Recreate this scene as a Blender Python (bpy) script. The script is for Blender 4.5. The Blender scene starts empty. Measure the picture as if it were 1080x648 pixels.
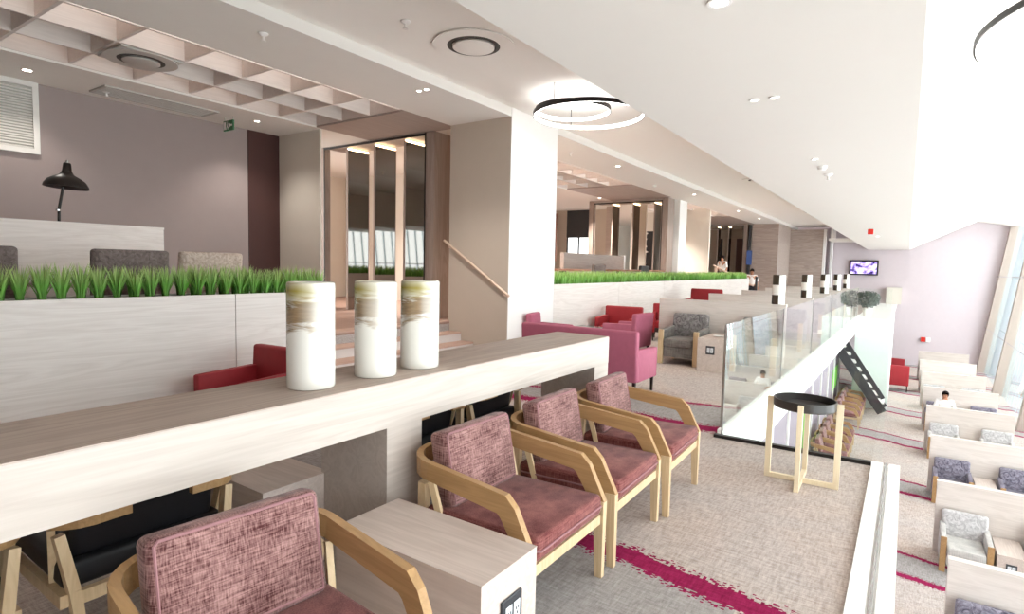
import bpy, bmesh, math, random
from mathutils import Vector, Matrix
random.seed(7)
PI=math.pi
SC=bpy.context.scene
COL=SC.collection
# ------------------------------------------------------------------ helpers
def col(h):
    h=h.lstrip('#'); v=[int(h[i:i+2],16)/255 for i in (0,2,4)]
    return tuple([(c/12.92 if c<=.04045 else ((c+.055)/1.055)**2.4) for c in v]+[1])
class MB:
    def __init__(s): s.bm=bmesh.new()
    def box(s,x0,x1,y0,y1,z0,z1,bev=0,seg=2,rot=None,piv=None):
        r=bmesh.ops.create_cube(s.bm,size=1)['verts']
        M=Matrix.Translation(((x0+x1)/2,(y0+y1)/2,(z0+z1)/2))@Matrix.Diagonal((abs(x1-x0),abs(y1-y0),abs(z1-z0),1))
        bmesh.ops.transform(s.bm,matrix=M,verts=r)
        if bev:
            es=list({e for v in r for e in v.link_edges})
            q=bmesh.ops.bevel(s.bm,geom=es,offset=bev,segments=seg,profile=.5,affect='EDGES')
            r=list({v for f in q['faces'] for v in f.verts}|{v for v in r if v.is_valid})
        if rot is not None:
            p=Vector(piv) if piv else Vector(((x0+x1)/2,(y0+y1)/2,(z0+z1)/2))
            bmesh.ops.transform(s.bm,matrix=Matrix.Translation(p)@rot@Matrix.Translation(-p),verts=r)
        return r
    def beam(s,p,q,w,h,w2=None,h2=None,up=(0,0,1)):
        p,q=Vector(p),Vector(q); d=(q-p).normalized(); up=Vector(up)
        if abs(d.dot(up))>.98: up=Vector((0,1,0))
        a=d.cross(up).normalized(); b=a.cross(d).normalized()
        w2=w if w2 is None else w2; h2=h if h2 is None else h2
        vs=[]
        for c,ww,hh in((p,w,h),(q,w2,h2)):
            for i,j in((-1,-1),(1,-1),(1,1),(-1,1)): vs.append(s.bm.verts.new(c+a*i*ww/2+b*j*hh/2))
        F=[(0,1,2,3),(7,6,5,4),(0,4,5,1),(1,5,6,2),(2,6,7,3),(3,7,4,0)]
        for f in F: s.bm.faces.new([vs[i] for i in f])
    def strip(s,pts,w,h,up=(0,0,1)):
        """board following a 3D path: w across (horizontal), h along up, mitred"""
        n=len(pts); P=[Vector(p) for p in pts]; up=Vector(up); rings=[]
        for i,p in enumerate(P):
            d0=(P[i]-P[i-1]).normalized() if i else (P[1]-P[0]).normalized()
            d1=(P[i+1]-P[i]).normalized() if i<n-1 else d0
            d=(d0+d1).normalized()
            a=d.cross(up)
            if a.length<.05: a=Vector((0,1,0))
            a.normalize(); b=a.cross(d).normalized()
            ww=w[i] if isinstance(w,(list,tuple)) else w; hh=h[i] if isinstance(h,(list,tuple)) else h
            k=1/max(.5,d.dot(d1))
            rings.append([s.bm.verts.new(p+a*u*ww/2*k+b*v*hh/2*k) for u,v in((-1,-1),(1,-1),(1,1),(-1,1))])
        for A,B in zip(rings,rings[1:]):
            for i in range(4): s.bm.faces.new((A[i],A[(i+1)%4],B[(i+1)%4],B[i]))
        s.bm.faces.new(rings[0][::-1]); s.bm.faces.new(rings[-1])
    def prism(s,pts,axis,a,b):
        """polygon pts (2D) extruded along axis between a and b"""
        def mk(p,t):
            return {'x':(t,p[0],p[1]),'y':(p[0],t,p[1]),'z':(p[0],p[1],t)}[axis]
        A=[s.bm.verts.new(mk(p,a)) for p in pts]; B=[s.bm.verts.new(mk(p,b)) for p in pts]
        n=len(pts)
        for i in range(n): s.bm.faces.new((A[i],A[(i+1)%n],B[(i+1)%n],B[i]))
        s.bm.faces.new(A[::-1]); s.bm.faces.new(B)
    def lathe(s,prof,n=24,c=(0,0,0),caps=True):
        R=[]
        for r,z in prof:
            R.append([s.bm.verts.new((c[0]+r*math.cos(2*PI*i/n),c[1]+r*math.sin(2*PI*i/n),c[2]+z)) for i in range(n)])
        for A,B in zip(R,R[1:]):
            for i in range(n): s.bm.faces.new((A[i],A[(i+1)%n],B[(i+1)%n],B[i]))
        if caps:
            s.bm.faces.new(R[0][::-1]); s.bm.faces.new(R[-1])
    def tube(s,pts,r,n=8,closed=False):
        P=[Vector(p) for p in pts]; m=len(P); R=[]; prev=None
        for i in range(m):
            if closed: d=(P[(i+1)%m]-P[i-1]).normalized()
            else: d=(P[min(i+1,m-1)]-P[max(i-1,0)]).normalized()
            if prev is None:
                up=Vector((0,0,1)) if abs(d.z)<.9 else Vector((1,0,0)); a=d.cross(up).normalized()
            else: a=(prev-d*prev.dot(d)).normalized()
            prev=a; b=d.cross(a)
            rr=r[i] if isinstance(r,(list,tuple)) else r
            R.append([s.bm.verts.new(P[i]+a*math.cos(2*PI*k/n)*rr+b*math.sin(2*PI*k/n)*rr) for k in range(n)])
        prs=list(zip(R,R[1:]))+([(R[-1],R[0])] if closed else [])
        for A,B in prs:
            for k in range(n): s.bm.faces.new((A[k],A[(k+1)%n],B[(k+1)%n],B[k]))
        if not closed: s.bm.faces.new(R[0][::-1]); s.bm.faces.new(R[-1])
    def ring(s,c,R,w,h,n=64,tilt=None):
        """flat band ring (rectangular section w radial, h vertical)"""
        Q=[]
        for i in range(n):
            t=2*PI*i/n; row=[]
            for rr,zz in((R-w/2,-h/2),(R+w/2,-h/2),(R+w/2,h/2),(R-w/2,h/2)):
                v=Vector((rr*math.cos(t),rr*math.sin(t),zz))
                if tilt: v=tilt@v
                row.append(s.bm.verts.new(v+Vector(c)))
            Q.append(row)
        for i in range(n):
            A,B=Q[i],Q[(i+1)%n]
            for k in range(4): s.bm.faces.new((A[k],A[(k+1)%4],B[(k+1)%4],B[k]))
    def build(s,name,mat,parent=None,smooth=False,recalc=True):
        if recalc: bmesh.ops.recalc_face_normals(s.bm,faces=s.bm.faces)
        me=bpy.data.meshes.new(name); s.bm.to_mesh(me); s.bm.free()
        if mat: me.materials.append(mat)
        if smooth:
            for p in me.polygons: p.use_smooth=True
            try: me.set_sharp_from_angle(angle=math.radians(40))
            except Exception: pass
        o=bpy.data.objects.new(name,me); COL.objects.link(o)
        if parent: o.parent=parent
        return o
def tag(o,label=None,cat=None,group=None,kind=None):
    if label: o['label']=label
    if cat: o['category']=cat
    if group: o['group']=group
    if kind: o['kind']=kind
    return o
def thing(name,label,cat,loc=(0,0,0),rz=0,group=None):
    o=bpy.data.objects.new(name,None); COL.objects.link(o); o.empty_display_size=.1
    o.location=loc; o.rotation_euler=(0,0,rz); return tag(o,label,cat,group)
def kids(o): return [c for c in list(COL.objects) if c.parent==o]
def copy_tree(o,parent=None):
    c=o.copy(); COL.objects.link(c)
    if parent: c.parent=parent
    for k in kids(o): copy_tree(k,c)
    return c
def dup(o,label,loc,rz=None,group=None,scale=None):
    c=copy_tree(o); c.location=loc
    if rz is not None: c.rotation_euler=(0,0,rz)
    if scale: c.scale=scale
    c['label']=label
    if group: c['group']=group
    return c
def struct(name,mb,mat,label=None):
    o=mb.build(name,mat); tag(o,label,None,None,'structure'); return o
def SB(name,x0,x1,y0,y1,z0,z1,mat):
    m=MB(); m.box(x0,x1,y0,y1,z0,z1); return struct(name,m,mat)
# ------------------------------------------------------------------ materials
class NT:
    def __init__(s,name):
        s.m=bpy.data.materials.new(name); s.m.use_nodes=True; s.t=s.m.node_tree; s.N=s.t.nodes; s.L=s.t.links
        s.N.clear(); s.out=s.N.new('ShaderNodeOutputMaterial')
    def n(s,t,**k):
        o=s.N.new(t)
        for a,b in k.items(): setattr(o,a,b)
        return o
    def l(s,a,b): s.L.new(a,b)
    def math(s,op,a,b=None,c=None,clamp=False):
        o=s.N.new('ShaderNodeMath'); o.operation=op; o.use_clamp=clamp
        for i,v in enumerate((a,b,c)):
            if v is None: continue
            if isinstance(v,(int,float)): o.inputs[i].default_value=v
            else: s.l(v,o.inputs[i])
        return o.outputs[0]
    def mix(s,f,a,b):
        o=s.N.new('ShaderNodeMix'); o.data_type='RGBA'
        for i,v in((0,f),(6,a),(7,b)):
            if isinstance(v,(int,float)): o.inputs[i].default_value=v
            elif isinstance(v,tuple): o.inputs[i].default_value=v
            else: s.l(v,o.inputs[i])
        return o.outputs[2]
    def coord(s,kind='Object',scale=(1,1,1),rot=(0,0,0)):
        c=s.n('ShaderNodeTexCoord'); m=s.n('ShaderNodeMapping'); m.inputs['Scale'].default_value=scale; m.inputs['Rotation'].default_value=rot
        s.l(c.outputs[kind],m.inputs['Vector']); return m.outputs[0]
    def pos(s):
        g=s.n('ShaderNodeNewGeometry'); x=s.n('ShaderNodeSeparateXYZ'); s.l(g.outputs['Position'],x.inputs[0]); return g.outputs['Position'],x.outputs
    def noise(s,v,scale,detail=3,rough=.5,dist=0):
        o=s.n('ShaderNodeTexNoise'); o.inputs['Scale'].default_value=scale; o.inputs['Detail'].default_value=detail; o.inputs['Roughness'].default_value=rough; o.inputs['Distortion'].default_value=dist
        s.l(v,o.inputs['Vector']); return o.outputs['Fac']
    def ramp(s,f,stops):
        o=s.n('ShaderNodeValToRGB'); e=o.color_ramp.elements
        while len(e)<len(stops): e.new(.5)
        for i,(p,c) in enumerate(stops): e[i].position=p; e[i].color=c
        s.l(f,o.inputs[0]); return o.outputs[0]
    def bsdf(s,c,rough=.6,metal=0,spec=.4,bump=None,bs=.2,bd=.01,sheen=0,coat=0):
        b=s.n('ShaderNodeBsdfPrincipled')
        if isinstance(c,tuple): b.inputs['Base Color'].default_value=c
        else: s.l(c,b.inputs['Base Color'])
        b.inputs['Roughness'].default_value=rough; b.inputs['Metallic'].default_value=metal; b.inputs['Specular IOR Level'].default_value=spec
        if sheen: b.inputs['Sheen Weight'].default_value=sheen
        if coat: b.inputs['Coat Weight'].default_value=coat
        if bump is not None:
            u=s.n('ShaderNodeBump'); u.inputs['Strength'].default_value=bs; u.inputs['Distance'].default_value=bd
            s.l(bump,u.inputs['Height']); s.l(u.outputs[0],b.inputs['Normal'])
        s.l(b.outputs[0],s.out.inputs[0]); return s.m
def plain(name,c,rough=.6,metal=0,spec=.4,var=.04,vs=6,coat=0):
    t=NT(name); v=t.coord(); f=t.noise(v,vs,4); a=tuple([max(0,x*(1-var)) for x in c[:3]]+[1]); b=tuple([min(1,x*(1+var)) for x in c[:3]]+[1])
    return t.bsdf(t.mix(f,a,b),rough,metal,spec,coat=coat)
def wood(name,light,dark,axis='y',scale=1,rough=.55,contrast=.5,spec=.35):
    t=NT(name); s={'x':(.5,7,7),'y':(7,.5,7),'z':(7,7,.5)}[axis]; v=t.coord(scale=tuple(q*scale for q in s))
    n1=t.noise(v,1.0,3,.55,1.5); g=t.math('FRACT',t.math('MULTIPLY',n1,7))
    g=t.math('PINGPONG',t.math('MULTIPLY',n1,9),1)
    s2={'x':(1,45,45),'y':(45,1,45),'z':(45,45,1)}[axis]; v2=t.coord(scale=tuple(q*scale for q in s2)); n2=t.noise(v2,1.6,4,.7)
    f=t.math('ADD',t.math('MULTIPLY',g,.45*contrast),t.math('MULTIPLY',n2,.9*contrast),clamp=True)
    return t.bsdf(t.mix(f,light,dark),rough,0,spec,bump=f,bs=.08,bd=.004)
def fabric(name,a,b,scale=140,rough=.9,cell=None):
    t=NT(name); v1=t.coord(scale=(scale,scale,scale*.06)); v2=t.coord(scale=(scale*.06,scale*.06,scale)); v3=t.coord()
    n1=t.noise(v1,.6,2,.6); n2=t.noise(v2,.6,2,.6); n3=t.noise(v3,5,2)
    s=t.math('ADD',t.math('MULTIPLY',n1,.5),t.math('MULTIPLY',n2,.5)); s=t.math('ADD',t.math('MULTIPLY',s,.8),t.math('MULTIPLY',n3,.2))
    f=t.math('MULTIPLY',t.math('SUBTRACT',s,.39),4.0,clamp=True)
    return t.bsdf(t.mix(f,a,b),rough,0,.15,bump=s,bs=.35,bd=.003,sheen=.15)
def blotch(name,a,b,scale=9):
    t=NT(name); v=t.coord(); n=t.noise(v,scale,5,.65,2.2); f=t.math('MULTIPLY',t.math('SUBTRACT',n,.36),3.2,clamp=True)
    w=t.noise(t.coord(scale=(200,200,200)),1,1)
    return t.bsdf(t.mix(f,a,b),.85,0,.2,bump=w,bs=.15,bd=.002,sheen=.1)
def emit(name,c,s):
    t=NT(name); e=t.n('ShaderNodeEmission'); e.inputs[0].default_value=c; e.inputs[1].default_value=s; t.l(e.outputs[0],t.out.inputs[0]); return t.m
def glass(name,tint,refl=1.0,f0=1.45):
    t=NT(name); lw=t.n('ShaderNodeLayerWeight'); lw.inputs[0].default_value=.5; sch=t.math('ADD',.035,t.math('MULTIPLY',t.math('POWER',lw.outputs['Facing'],4.0),.965))
    a=t.n('ShaderNodeBsdfTransparent'); a.inputs[0].default_value=tint
    g=t.n('ShaderNodeBsdfGlossy'); g.inputs['Roughness'].default_value=.0; g.inputs[0].default_value=(1,1,1,1)
    m=t.n('ShaderNodeMixShader'); t.l(t.math('MULTIPLY',sch,refl,clamp=True),m.inputs[0]); t.l(a.outputs[0],m.inputs[1]); t.l(g.outputs[0],m.inputs[2]); t.l(m.outputs[0],t.out.inputs[0]); return t.m
def carpet(name,lower=False):
    t=NT(name); P,xyz=t.pos(); X,Y=xyz[0],xyz[1]
    def mp(s,rot=(0,0,0)):
        m=t.n('ShaderNodeMapping'); m.inputs['Scale'].default_value=s; m.inputs['Rotation'].default_value=rot; t.l(P,m.inputs['Vector']); return m.outputs[0]
    big=t.noise(mp((.5,.7,1)),1.2,3,.6,.5); st=t.noise(mp((9,55,1),(0,0,.5)),1,3,.7); st2=t.noise(mp((55,9,1),(0,0,.5)),1,3,.7); fine=t.noise(mp((260,260,1)),1,1)
    s=t.math('ADD',t.math('MULTIPLY',st,.5),t.math('MULTIPLY',st2,.5)); s=t.math('ADD',t.math('MULTIPLY',s,.75),t.math('MULTIPLY',fine,.25))
    f=t.math('MULTIPLY',t.math('SUBTRACT',s,.36),3.6,clamp=True)
    base=t.mix(f,col('94867f'),col('d2c7c1')); grey=t.mix(f,col('7b7674'),col('afabaa'))
    base=t.mix(t.math('MULTIPLY',t.math('SUBTRACT',big,.45),3,clamp=True),base,t.mix(f,col('9a8478'),col('d8c7bb')))
    # pixel-like ragged edge noise
    vo=t.n('ShaderNodeTexNoise'); vo.inputs['Scale'].default_value=1; vo.inputs['Detail'].default_value=0
    sn=t.n('ShaderNodeVectorMath'); sn.operation='SNAP'; t.l(P,sn.inputs[0]); sn.inputs[1].default_value=(.017,.012,1)
    wn=t.n('ShaderNodeTexWhiteNoise'); wn.noise_dimensions='2D'; t.l(sn.outputs[0],wn.inputs['Vector']); W=wn.outputs['Value']
    wob=t.noise(mp((.9,.0,0)),1.1,2); wob2=t.noise(mp((2.3,0.01,0)),1.3,1)
    k=t.math('ADD',t.math('MULTIPLY',wob,.9),t.math('MULTIPLY',wob2,.25))
    def band(y0,slope,x0,half,rag,per=None,amp=1.0,curve=0):
        c=t.math('ADD',y0,t.math('MULTIPLY',t.math('SUBTRACT',X,x0),slope)) if not curve else t.math('ADD',t.math('ADD',y0,t.math('MULTIPLY',t.math('SUBTRACT',X,x0),slope)),t.math('MULTIPLY',t.math('POWER',t.math('ABSOLUTE',t.math('SUBTRACT',X,x0)),2),curve))
        yy=t.math('SUBTRACT',Y,t.math('ADD',c,t.math('MULTIPLY',t.math('SUBTRACT',k,.55),amp)))
        if per:
            yy=t.math('SUBTRACT',t.math('MODULO',t.math('ADD',yy,100*per+per/2),per),per/2)
        d=t.math('ABSOLUTE',yy)
        # solid core plus ragged rim
        core=t.math('LESS_THAN',d,half)
        rim=t.math('LESS_THAN',t.math('ADD',d,t.math('MULTIPLY',W,rag)),half+rag*.62)
        return t.math('MAXIMUM',core,rim),yy
    maroon=t.mix(f,col('6e1234'),col('a4285a'))
    if not lower:
        b1,y1=band(3.03,-.15,-1.1,.07,.12,amp=.25)
        b2,y2=band(6.10,.05,-1.6,.09,.18,amp=.3)
        b3,y3=band(7.15,.2,-1.9,.03,.10,amp=.3)
        m=t.math('MAXIMUM',t.math('MAXIMUM',b1,b2),b3)
        g=t.math('MULTIPLY',t.math('GREATER_THAN',y2,0),t.math('LESS_THAN',y3,0))
        g2=t.math('MULTIPLY',t.math('LESS_THAN',y1,0),t.math('GREATER_THAN',y1,-1.3))
        g=t.math('MAXIMUM',g,t.math('MULTIPLY',g2,t.math('LESS_THAN',X,-.6)))
    else:
        b1,y1=band(15.6,-.3,.4,.07,.12,per=4.35,amp=1.2); b2,y2=band(16.5,-.35,.4,.04,.10,per=4.35,amp=1.0)
        m=t.math('MAXIMUM',b1,b2); g=t.math('MULTIPLY',t.math('GREATER_THAN',y1,0),t.math('LESS_THAN',y1,.9))
    c=t.mix(t.math('MULTIPLY',g,.8),base,grey); c=t.mix(m,c,maroon)
    return t.bsdf(c,.95,0,.1,bump=s,bs=.3,bd=.006)

M={}
M['ash_y']=wood('pale ash along',col('f2ebe6'),col('b9aaa0'),'y',contrast=.42)
M['ash_x']=wood('pale ash across',col('e2d8d1'),col('a99a90'),'x',contrast=.42)
M['ash_top']=wood('ash table top',col('c8b7ab'),col('8a776b'),'y',contrast=.6)
M['ash_tablex']=wood('ash side table',col('dccdc4'),col('9c887c'),'x',contrast=.45)
M['ash_c']=wood('pale ash counter front',col('cbc0b8'),col('96877c'),'y',contrast=.45)
M['taupe']=wood('taupe wood',col('cbbbb1'),col('85746b'),'x',contrast=.7)
M['taupe_z']=wood('taupe wood upright',col('b1a096'),col('7b6a61'),'z',contrast=.6)
M['taupe_y']=wood('taupe wood soffit',col('b4a69e'),col('8d7e76'),'y',contrast=.5)
M['grille']=wood('ceiling lattice wood',col('e2d8d1'),col('b6aaa3'),'y',contrast=.35)
M['oak']=wood('oak frame',col('bc9668'),col('815e3b'),'x',scale=1.5,contrast=.55,rough=.45)
M['oakz']=wood('oak leg',col('dfc6a2'),col('ab8b62'),'z',scale=1.5,contrast=.5,rough=.45)
M['birch']=wood('pale birch',col('f0e0c4'),col('cdb58c'),'z',scale=1.5,contrast=.4,rough=.5)
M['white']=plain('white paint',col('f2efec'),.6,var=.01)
M['ceil']=plain('ceiling paint',col('faf6f0'),.8,var=.01)
M['soffit']=plain('grey soffit paint',col('e8e4de'),.8,var=.015)
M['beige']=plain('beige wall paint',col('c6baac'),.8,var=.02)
M['cream']=plain('cream wall paint',col('dcd5c9'),.8,var=.02)
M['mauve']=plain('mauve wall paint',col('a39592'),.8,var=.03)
M['mauve_glare']=plain('mauve wall paint lightened by glare',col('cfc3c7'),.8,var=.03)  # mauve paint made lighter to carry the glare on the far wall
M['mull']=plain('pale blue mullion',col('a3bcc2'),.6)
M['wframe']=plain('taupe window frame',col('b3a59b'),.6)
M['partp']=plain('lilac grey partition panel',col('968a94'),.6)
M['red']=plain('red upholstery',col('98222a'),.6,var=.12,vs=14)
M['plum']=plain('plum upholstery',col('aa5c72'),.75,var=.12,vs=14)
M['tweedL']=fabric('plum tweed light',col('4a2424'),col('ae8782'),300)
M['tweedD']=fabric('plum tweed seat',col('5e282b'),col('98605a'),300)
M['piping']=plain('plum piping',col('9a7073'),.8)
M['greyfab']=fabric('grey upholstery',col('5d5854'),col('8a847f'),140)
M['greypat']=blotch('patterned grey upholstery',col('55504f'),col('a19c9b'))
M['lilacgrey']=fabric('lilac grey upholstery',col('5e5763'),col('857d8c'),140)
M['lilacpat']=blotch('patterned lilac grey upholstery',col('504a58'),col('a49eab'))
M['palefab']=fabric('pale grey upholstery',col('a8a4a0'),col('d2cdc8'),140)
M['palepat']=blotch('patterned pale grey upholstery',col('a4a0a0'),col('dcd8d8'))
M['brownfab']=blotch('brown grey upholstery',col('5b504c'),col('837672'),14)
M['beigefab']=blotch('beige upholstery',col('a08e82'),col('cdbcae'),14)
M['black']=plain('black metal',col('1c1816'),.4,var=.05)
M['blackfab']=plain('black leather',col('17161a'),.45)
M['darkwood']=plain('dark stained wood',col('2a1d1a'),.5)
M['brass']=plain('brushed copper',col('d6bfae'),.4,metal=.3)
M['chrome']=plain('brushed steel',col('b8b8b8'),.25,metal=1)
M['plate']=plain('graphite plate',col('3b3c40'),.4)
M['socket']=plain('pale socket',col('d8dadd'),.5)
M['deck']=wood('warm timber deck',col('a88a7c'),col('82665a'),'x',contrast=.5)
M['riser']=plain('stone riser',col('cfc6c2'),.6,var=.03)
M['tread']=plain('terracotta nosing',col('bb9c8c'),.6,var=.03)
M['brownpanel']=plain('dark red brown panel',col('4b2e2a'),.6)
M['terr']=wood('copper brown wood',col('a87964'),col('7a5444'),'z',contrast=.5)
M['carpet']=carpet('upper carpet'); M['carpet_low']=carpet('lower carpet',True)
M['glass']=glass('clear glass',(.965,.985,.975,1),.8)
M['winglass']=glass('window glass',(.93,.98,1,1),.8)
M['stairglass']=glass('frosted green tint',(.86,.93,.90,1),1.0)
M['mirror']=None
t=NT('dark bronze mirror'); g=t.bsdf(col('6e6a66'),.03,1.0,.5); M['mirror']=t.m
M['ring']=emit('white diffuser of ring',(1,.98,.95,1),6)
M['spot']=emit('downlight lens',(1,.93,.82,1),12)
M['strip']=emit('warm light strip',(1,.72,.42,1),5)
M['ventw']=plain('vent white',col('e9e6e1'),.6)
M['ventg']=plain('vent grey',col('bdb8b2'),.6)
M['ventd']=plain('vent dark gap',col('55504c'),.8)
M['redplastic']=plain('red plastic',col('d42a1c'),.4)
M['skin']=plain('skin',col('b98467'),.6); M['hair']=plain('dark hair',col('2c1f1a'),.8); M['shirt']=plain('white shirt',col('efebe8'),.85); M['trouser']=plain('black trousers',col('1b1a20'),.85); M['orange']=plain('tan leather',col('b8723c'),.6)
M['soil']=plain('dark soil',col('4a3a2c'),.95,var=.3,vs=40)
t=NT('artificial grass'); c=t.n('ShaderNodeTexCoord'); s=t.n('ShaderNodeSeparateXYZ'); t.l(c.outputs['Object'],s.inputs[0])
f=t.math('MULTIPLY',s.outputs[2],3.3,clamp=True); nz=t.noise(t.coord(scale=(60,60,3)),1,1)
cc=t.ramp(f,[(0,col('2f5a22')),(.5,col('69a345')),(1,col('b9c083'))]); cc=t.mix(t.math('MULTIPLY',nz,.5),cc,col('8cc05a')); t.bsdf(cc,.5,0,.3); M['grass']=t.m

# vases: white glaze with a brown brushed landscape band, stronger on one side
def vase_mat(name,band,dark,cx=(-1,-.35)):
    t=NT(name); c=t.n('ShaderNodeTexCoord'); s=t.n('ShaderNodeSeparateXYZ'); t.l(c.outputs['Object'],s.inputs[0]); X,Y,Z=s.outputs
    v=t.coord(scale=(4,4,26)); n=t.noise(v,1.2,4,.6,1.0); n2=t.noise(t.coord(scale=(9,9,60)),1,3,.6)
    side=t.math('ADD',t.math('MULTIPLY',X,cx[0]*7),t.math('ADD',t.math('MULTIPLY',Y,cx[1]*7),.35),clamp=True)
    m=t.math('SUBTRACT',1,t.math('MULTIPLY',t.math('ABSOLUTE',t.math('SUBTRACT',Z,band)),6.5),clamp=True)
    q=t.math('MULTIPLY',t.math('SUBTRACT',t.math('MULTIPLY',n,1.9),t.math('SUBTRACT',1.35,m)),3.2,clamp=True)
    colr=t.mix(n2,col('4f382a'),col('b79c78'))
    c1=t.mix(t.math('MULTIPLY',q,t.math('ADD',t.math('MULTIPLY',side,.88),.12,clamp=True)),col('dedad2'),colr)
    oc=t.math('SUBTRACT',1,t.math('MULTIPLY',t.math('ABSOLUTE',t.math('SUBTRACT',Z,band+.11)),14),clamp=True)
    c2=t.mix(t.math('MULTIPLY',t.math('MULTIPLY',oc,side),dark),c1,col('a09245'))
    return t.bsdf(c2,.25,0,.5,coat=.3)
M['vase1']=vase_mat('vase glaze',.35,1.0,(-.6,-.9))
M['vaselip']=plain('glazed olive lip',col('c9c39a'),.3)
M['vasedark']=plain('dark brown glaze',col('413528'),.35); M['vasepale']=plain('ivory glaze',col('f2efe8'),.3)
# ------------------------------------------------------------------ SETTING
H=1.67; ZD=.62; XR=.045
m=MB(); m.box(-13.5,-.16,-2.54,5.84,-.012,0); m.box(-13.5,-1.5,5.84,38,-.012,0); struct('floor',m,M['carpet'])
m=MB(); m.box(-13.5,.045,-2.54,5.86,-.6,-.013); m.box(-13.5,-1.47,5.86,38,-.6,-.013)
m.box(-.159,-.075,-2.54,5.86,-.012,.03); m.box(-.035,.045,-2.54,5.86,-.012,.03); m.box(-.075,-.035,-2.54,5.86,-.012,.012)
m.box(-1.47,-.16,5.862,5.9,-.6,.01); m.box(-1.499,-1.44,5.93,26,-.012,.05)
struct('trim_1',m,M['white'])
m=MB(); m.box(-1.5,-.165,5.8,5.859,0,.03); struct('trim_2',m,M['black'])
m=MB(); m.box(-.062,-.048,-2.54,5.86,.0125,.034); struct('trim_3',m,M['chrome'])
SB('floor_lower',-8,6,-2.54,38.3,-3.4,-3.3,M['carpet_low'])
# raised deck behind the planters
m=MB(); m.box(-14,-6.77,-2.54,38,.013,ZD); m.box(-6.77,-5.93,-2.54,4.32,.013,ZD); m.box(-6.77,-5.93,9.4,25.7,.013,ZD); struct('floor_deck',m,M['deck'])
# steps between near planter and column
st=thing('entrance_steps','pale stone steps with terracotta nosings climbing between planter and column','steps',(-5.93,4.33,0))
for i in range(3):
    z1=.155*(i+1); a=MB(); a.box(-.28*i-.28 if i<2 else -.84,-.28*i,0.005,3.56,0 if i==0 else .0,z1-.03)
    if i==0: pass
    a=a.build('riser',M['riser'],st); b=MB(); b.box(-.28*i-.28,-.28*i+.012,0.005,3.56,z1-.03,z1,.006); b.build('tread',M['tread'],st)
a=MB(); a.box(-.849,-.84,0.005,3.56,.465,ZD-.03); a.build('riser',M['riser'],st)
a=MB(); a.box(-1.1,-.828,0.005,3.56,ZD+.001,ZD+.03,.006); a.build('tread',M['tread'],st)
# ceilings
m=MB(); m.box(-5.5,-1.9,-2.54,38,4.24,4.34); struct('ceiling',m,M['ceil'])
m=MB(); m.box(-6.8,-5.5,-2.54,38,4.1,4.3); m.box(-14,-9.07,-2.54,38,4.1,4.3); m.box(-9.07,-6.8,-2.54,-1.5,4.1,4.3)
m.box(-9.07,-6.8,8.1,11.39,4.1,4.3);  m.box(-9.07,-6.8,19.5,21.0,4.1,4.3); m.box(-9.07,-6.8,32.4,38,4.1,4.3); struct('ceiling_soffit',m,M['soffit'])
m=MB(); m.box(-14,-6.8,-2.54,38,4.75,4.85); struct('ceiling_void',m,M['taupe_y'])
m=MB(); m.box(-9.07,-6.8,6.79,8.1,4.101,4.3); m.box(-9.07,-6.8,16.2,19.5,4.101,4.3); m.box(-9.07,-6.8,27.5,32.4,4.101,4.3); struct('ceiling_wood',m,M['taupe_y'])
m=MB(); m.prism([(-1.9,2.95),(0,2.95),(2.8,4.4),(4.35,4.1),(4.35,4.6),(-1.9,4.6)],'y',-2.54,38); struct('ceiling_bulkhead',m,plain('bulkhead paint',col('e3ded8'),.85,var=.01))
# walls
SB('wall_fill_block',-14,6,-2.7,-2.55,-3.3,4.8,M['mauve'])  # unseen wall added behind the camera to cut fill light
SB('wall_back',-14,6,38.05,38.2,-3.3,4.7,M['mauve_glare'])
SB('wall_left',-10.55,-10.4,-2.54,6.25,ZD,4.1,M['mauve'])
SB('recess_shade',-10.55,-10.38,6.25,6.9,ZD,4.1,M['brownpanel'])  # dark panel stands in for the shaded recess at the wall end
SB('wall_pier',-10.6,-9.12,6.9,6.94,ZD,4.1,M['cream'])
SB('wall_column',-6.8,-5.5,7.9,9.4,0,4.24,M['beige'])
m=MB(); m.box(-5.5,-5.488,7.9,9.4,0,4.24); struct('wall_column_lit_face',m,M['white'])  # white skin paints the strong window light on this side
SB('wall_column_far',-7.6,-6.78,20.3,21.1,ZD,4.1,M['white'])
SB('wall_far_left',-14,-13.85,7,38,ZD,4.75,M['cream'])
SB('wall_timber',-6.9,-5.6,32.4,36.2,0,4.1,M['taupe'])
SB('wall_timber_end',-5.6,-3.93,36,36.2,0,4.0,M['taupe'])
SB('trim_5',-3.93,-3.8,35.98,36.22,0,4.0,M['white'])
SB('trim_6',-3.72,-3.6,37.4,37.9,0,3.9,M['white'])
SB('wall_behind_frame',-13.8,-6.9,11.4,11.55,ZD,4.74,M['cream'])
m=MB(); m.box(-10.5,-9.9,8.72,8.8,ZD,4.09); struct('wall_timber_bay',m,M['ash_x'])
SB('trim_7',-8.62,-8.4,11.1,11.39,ZD,3.0,M['terr'])
# deck-2 background walls
m=MB(); m.box(-13.8,-12.55,22.5,22.65,ZD,4.7); m.box(-11.3,-10.4,22.5,22.65,ZD,4.7); m.box(-12.55,-11.3,22.5,22.65,3.62,4.7); struct('wall_deck_back',m,M['cream'])
SB('trim_8',-12.5,-11.35,22.4,22.49,2.95,4.2,M['plate'])
SB('wall_deck_panels',-10.4,-6.9,24.5,24.65,ZD,4.7,M['cream'])
SB('wall_deck_far',-13.8,-6.9,36.5,36.65,ZD,4.7,M['beige'])
SB('wall_lower_left',-8,-7.85,-2.54,38,-3.3,-.61,M['mauve_glare'])
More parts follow.
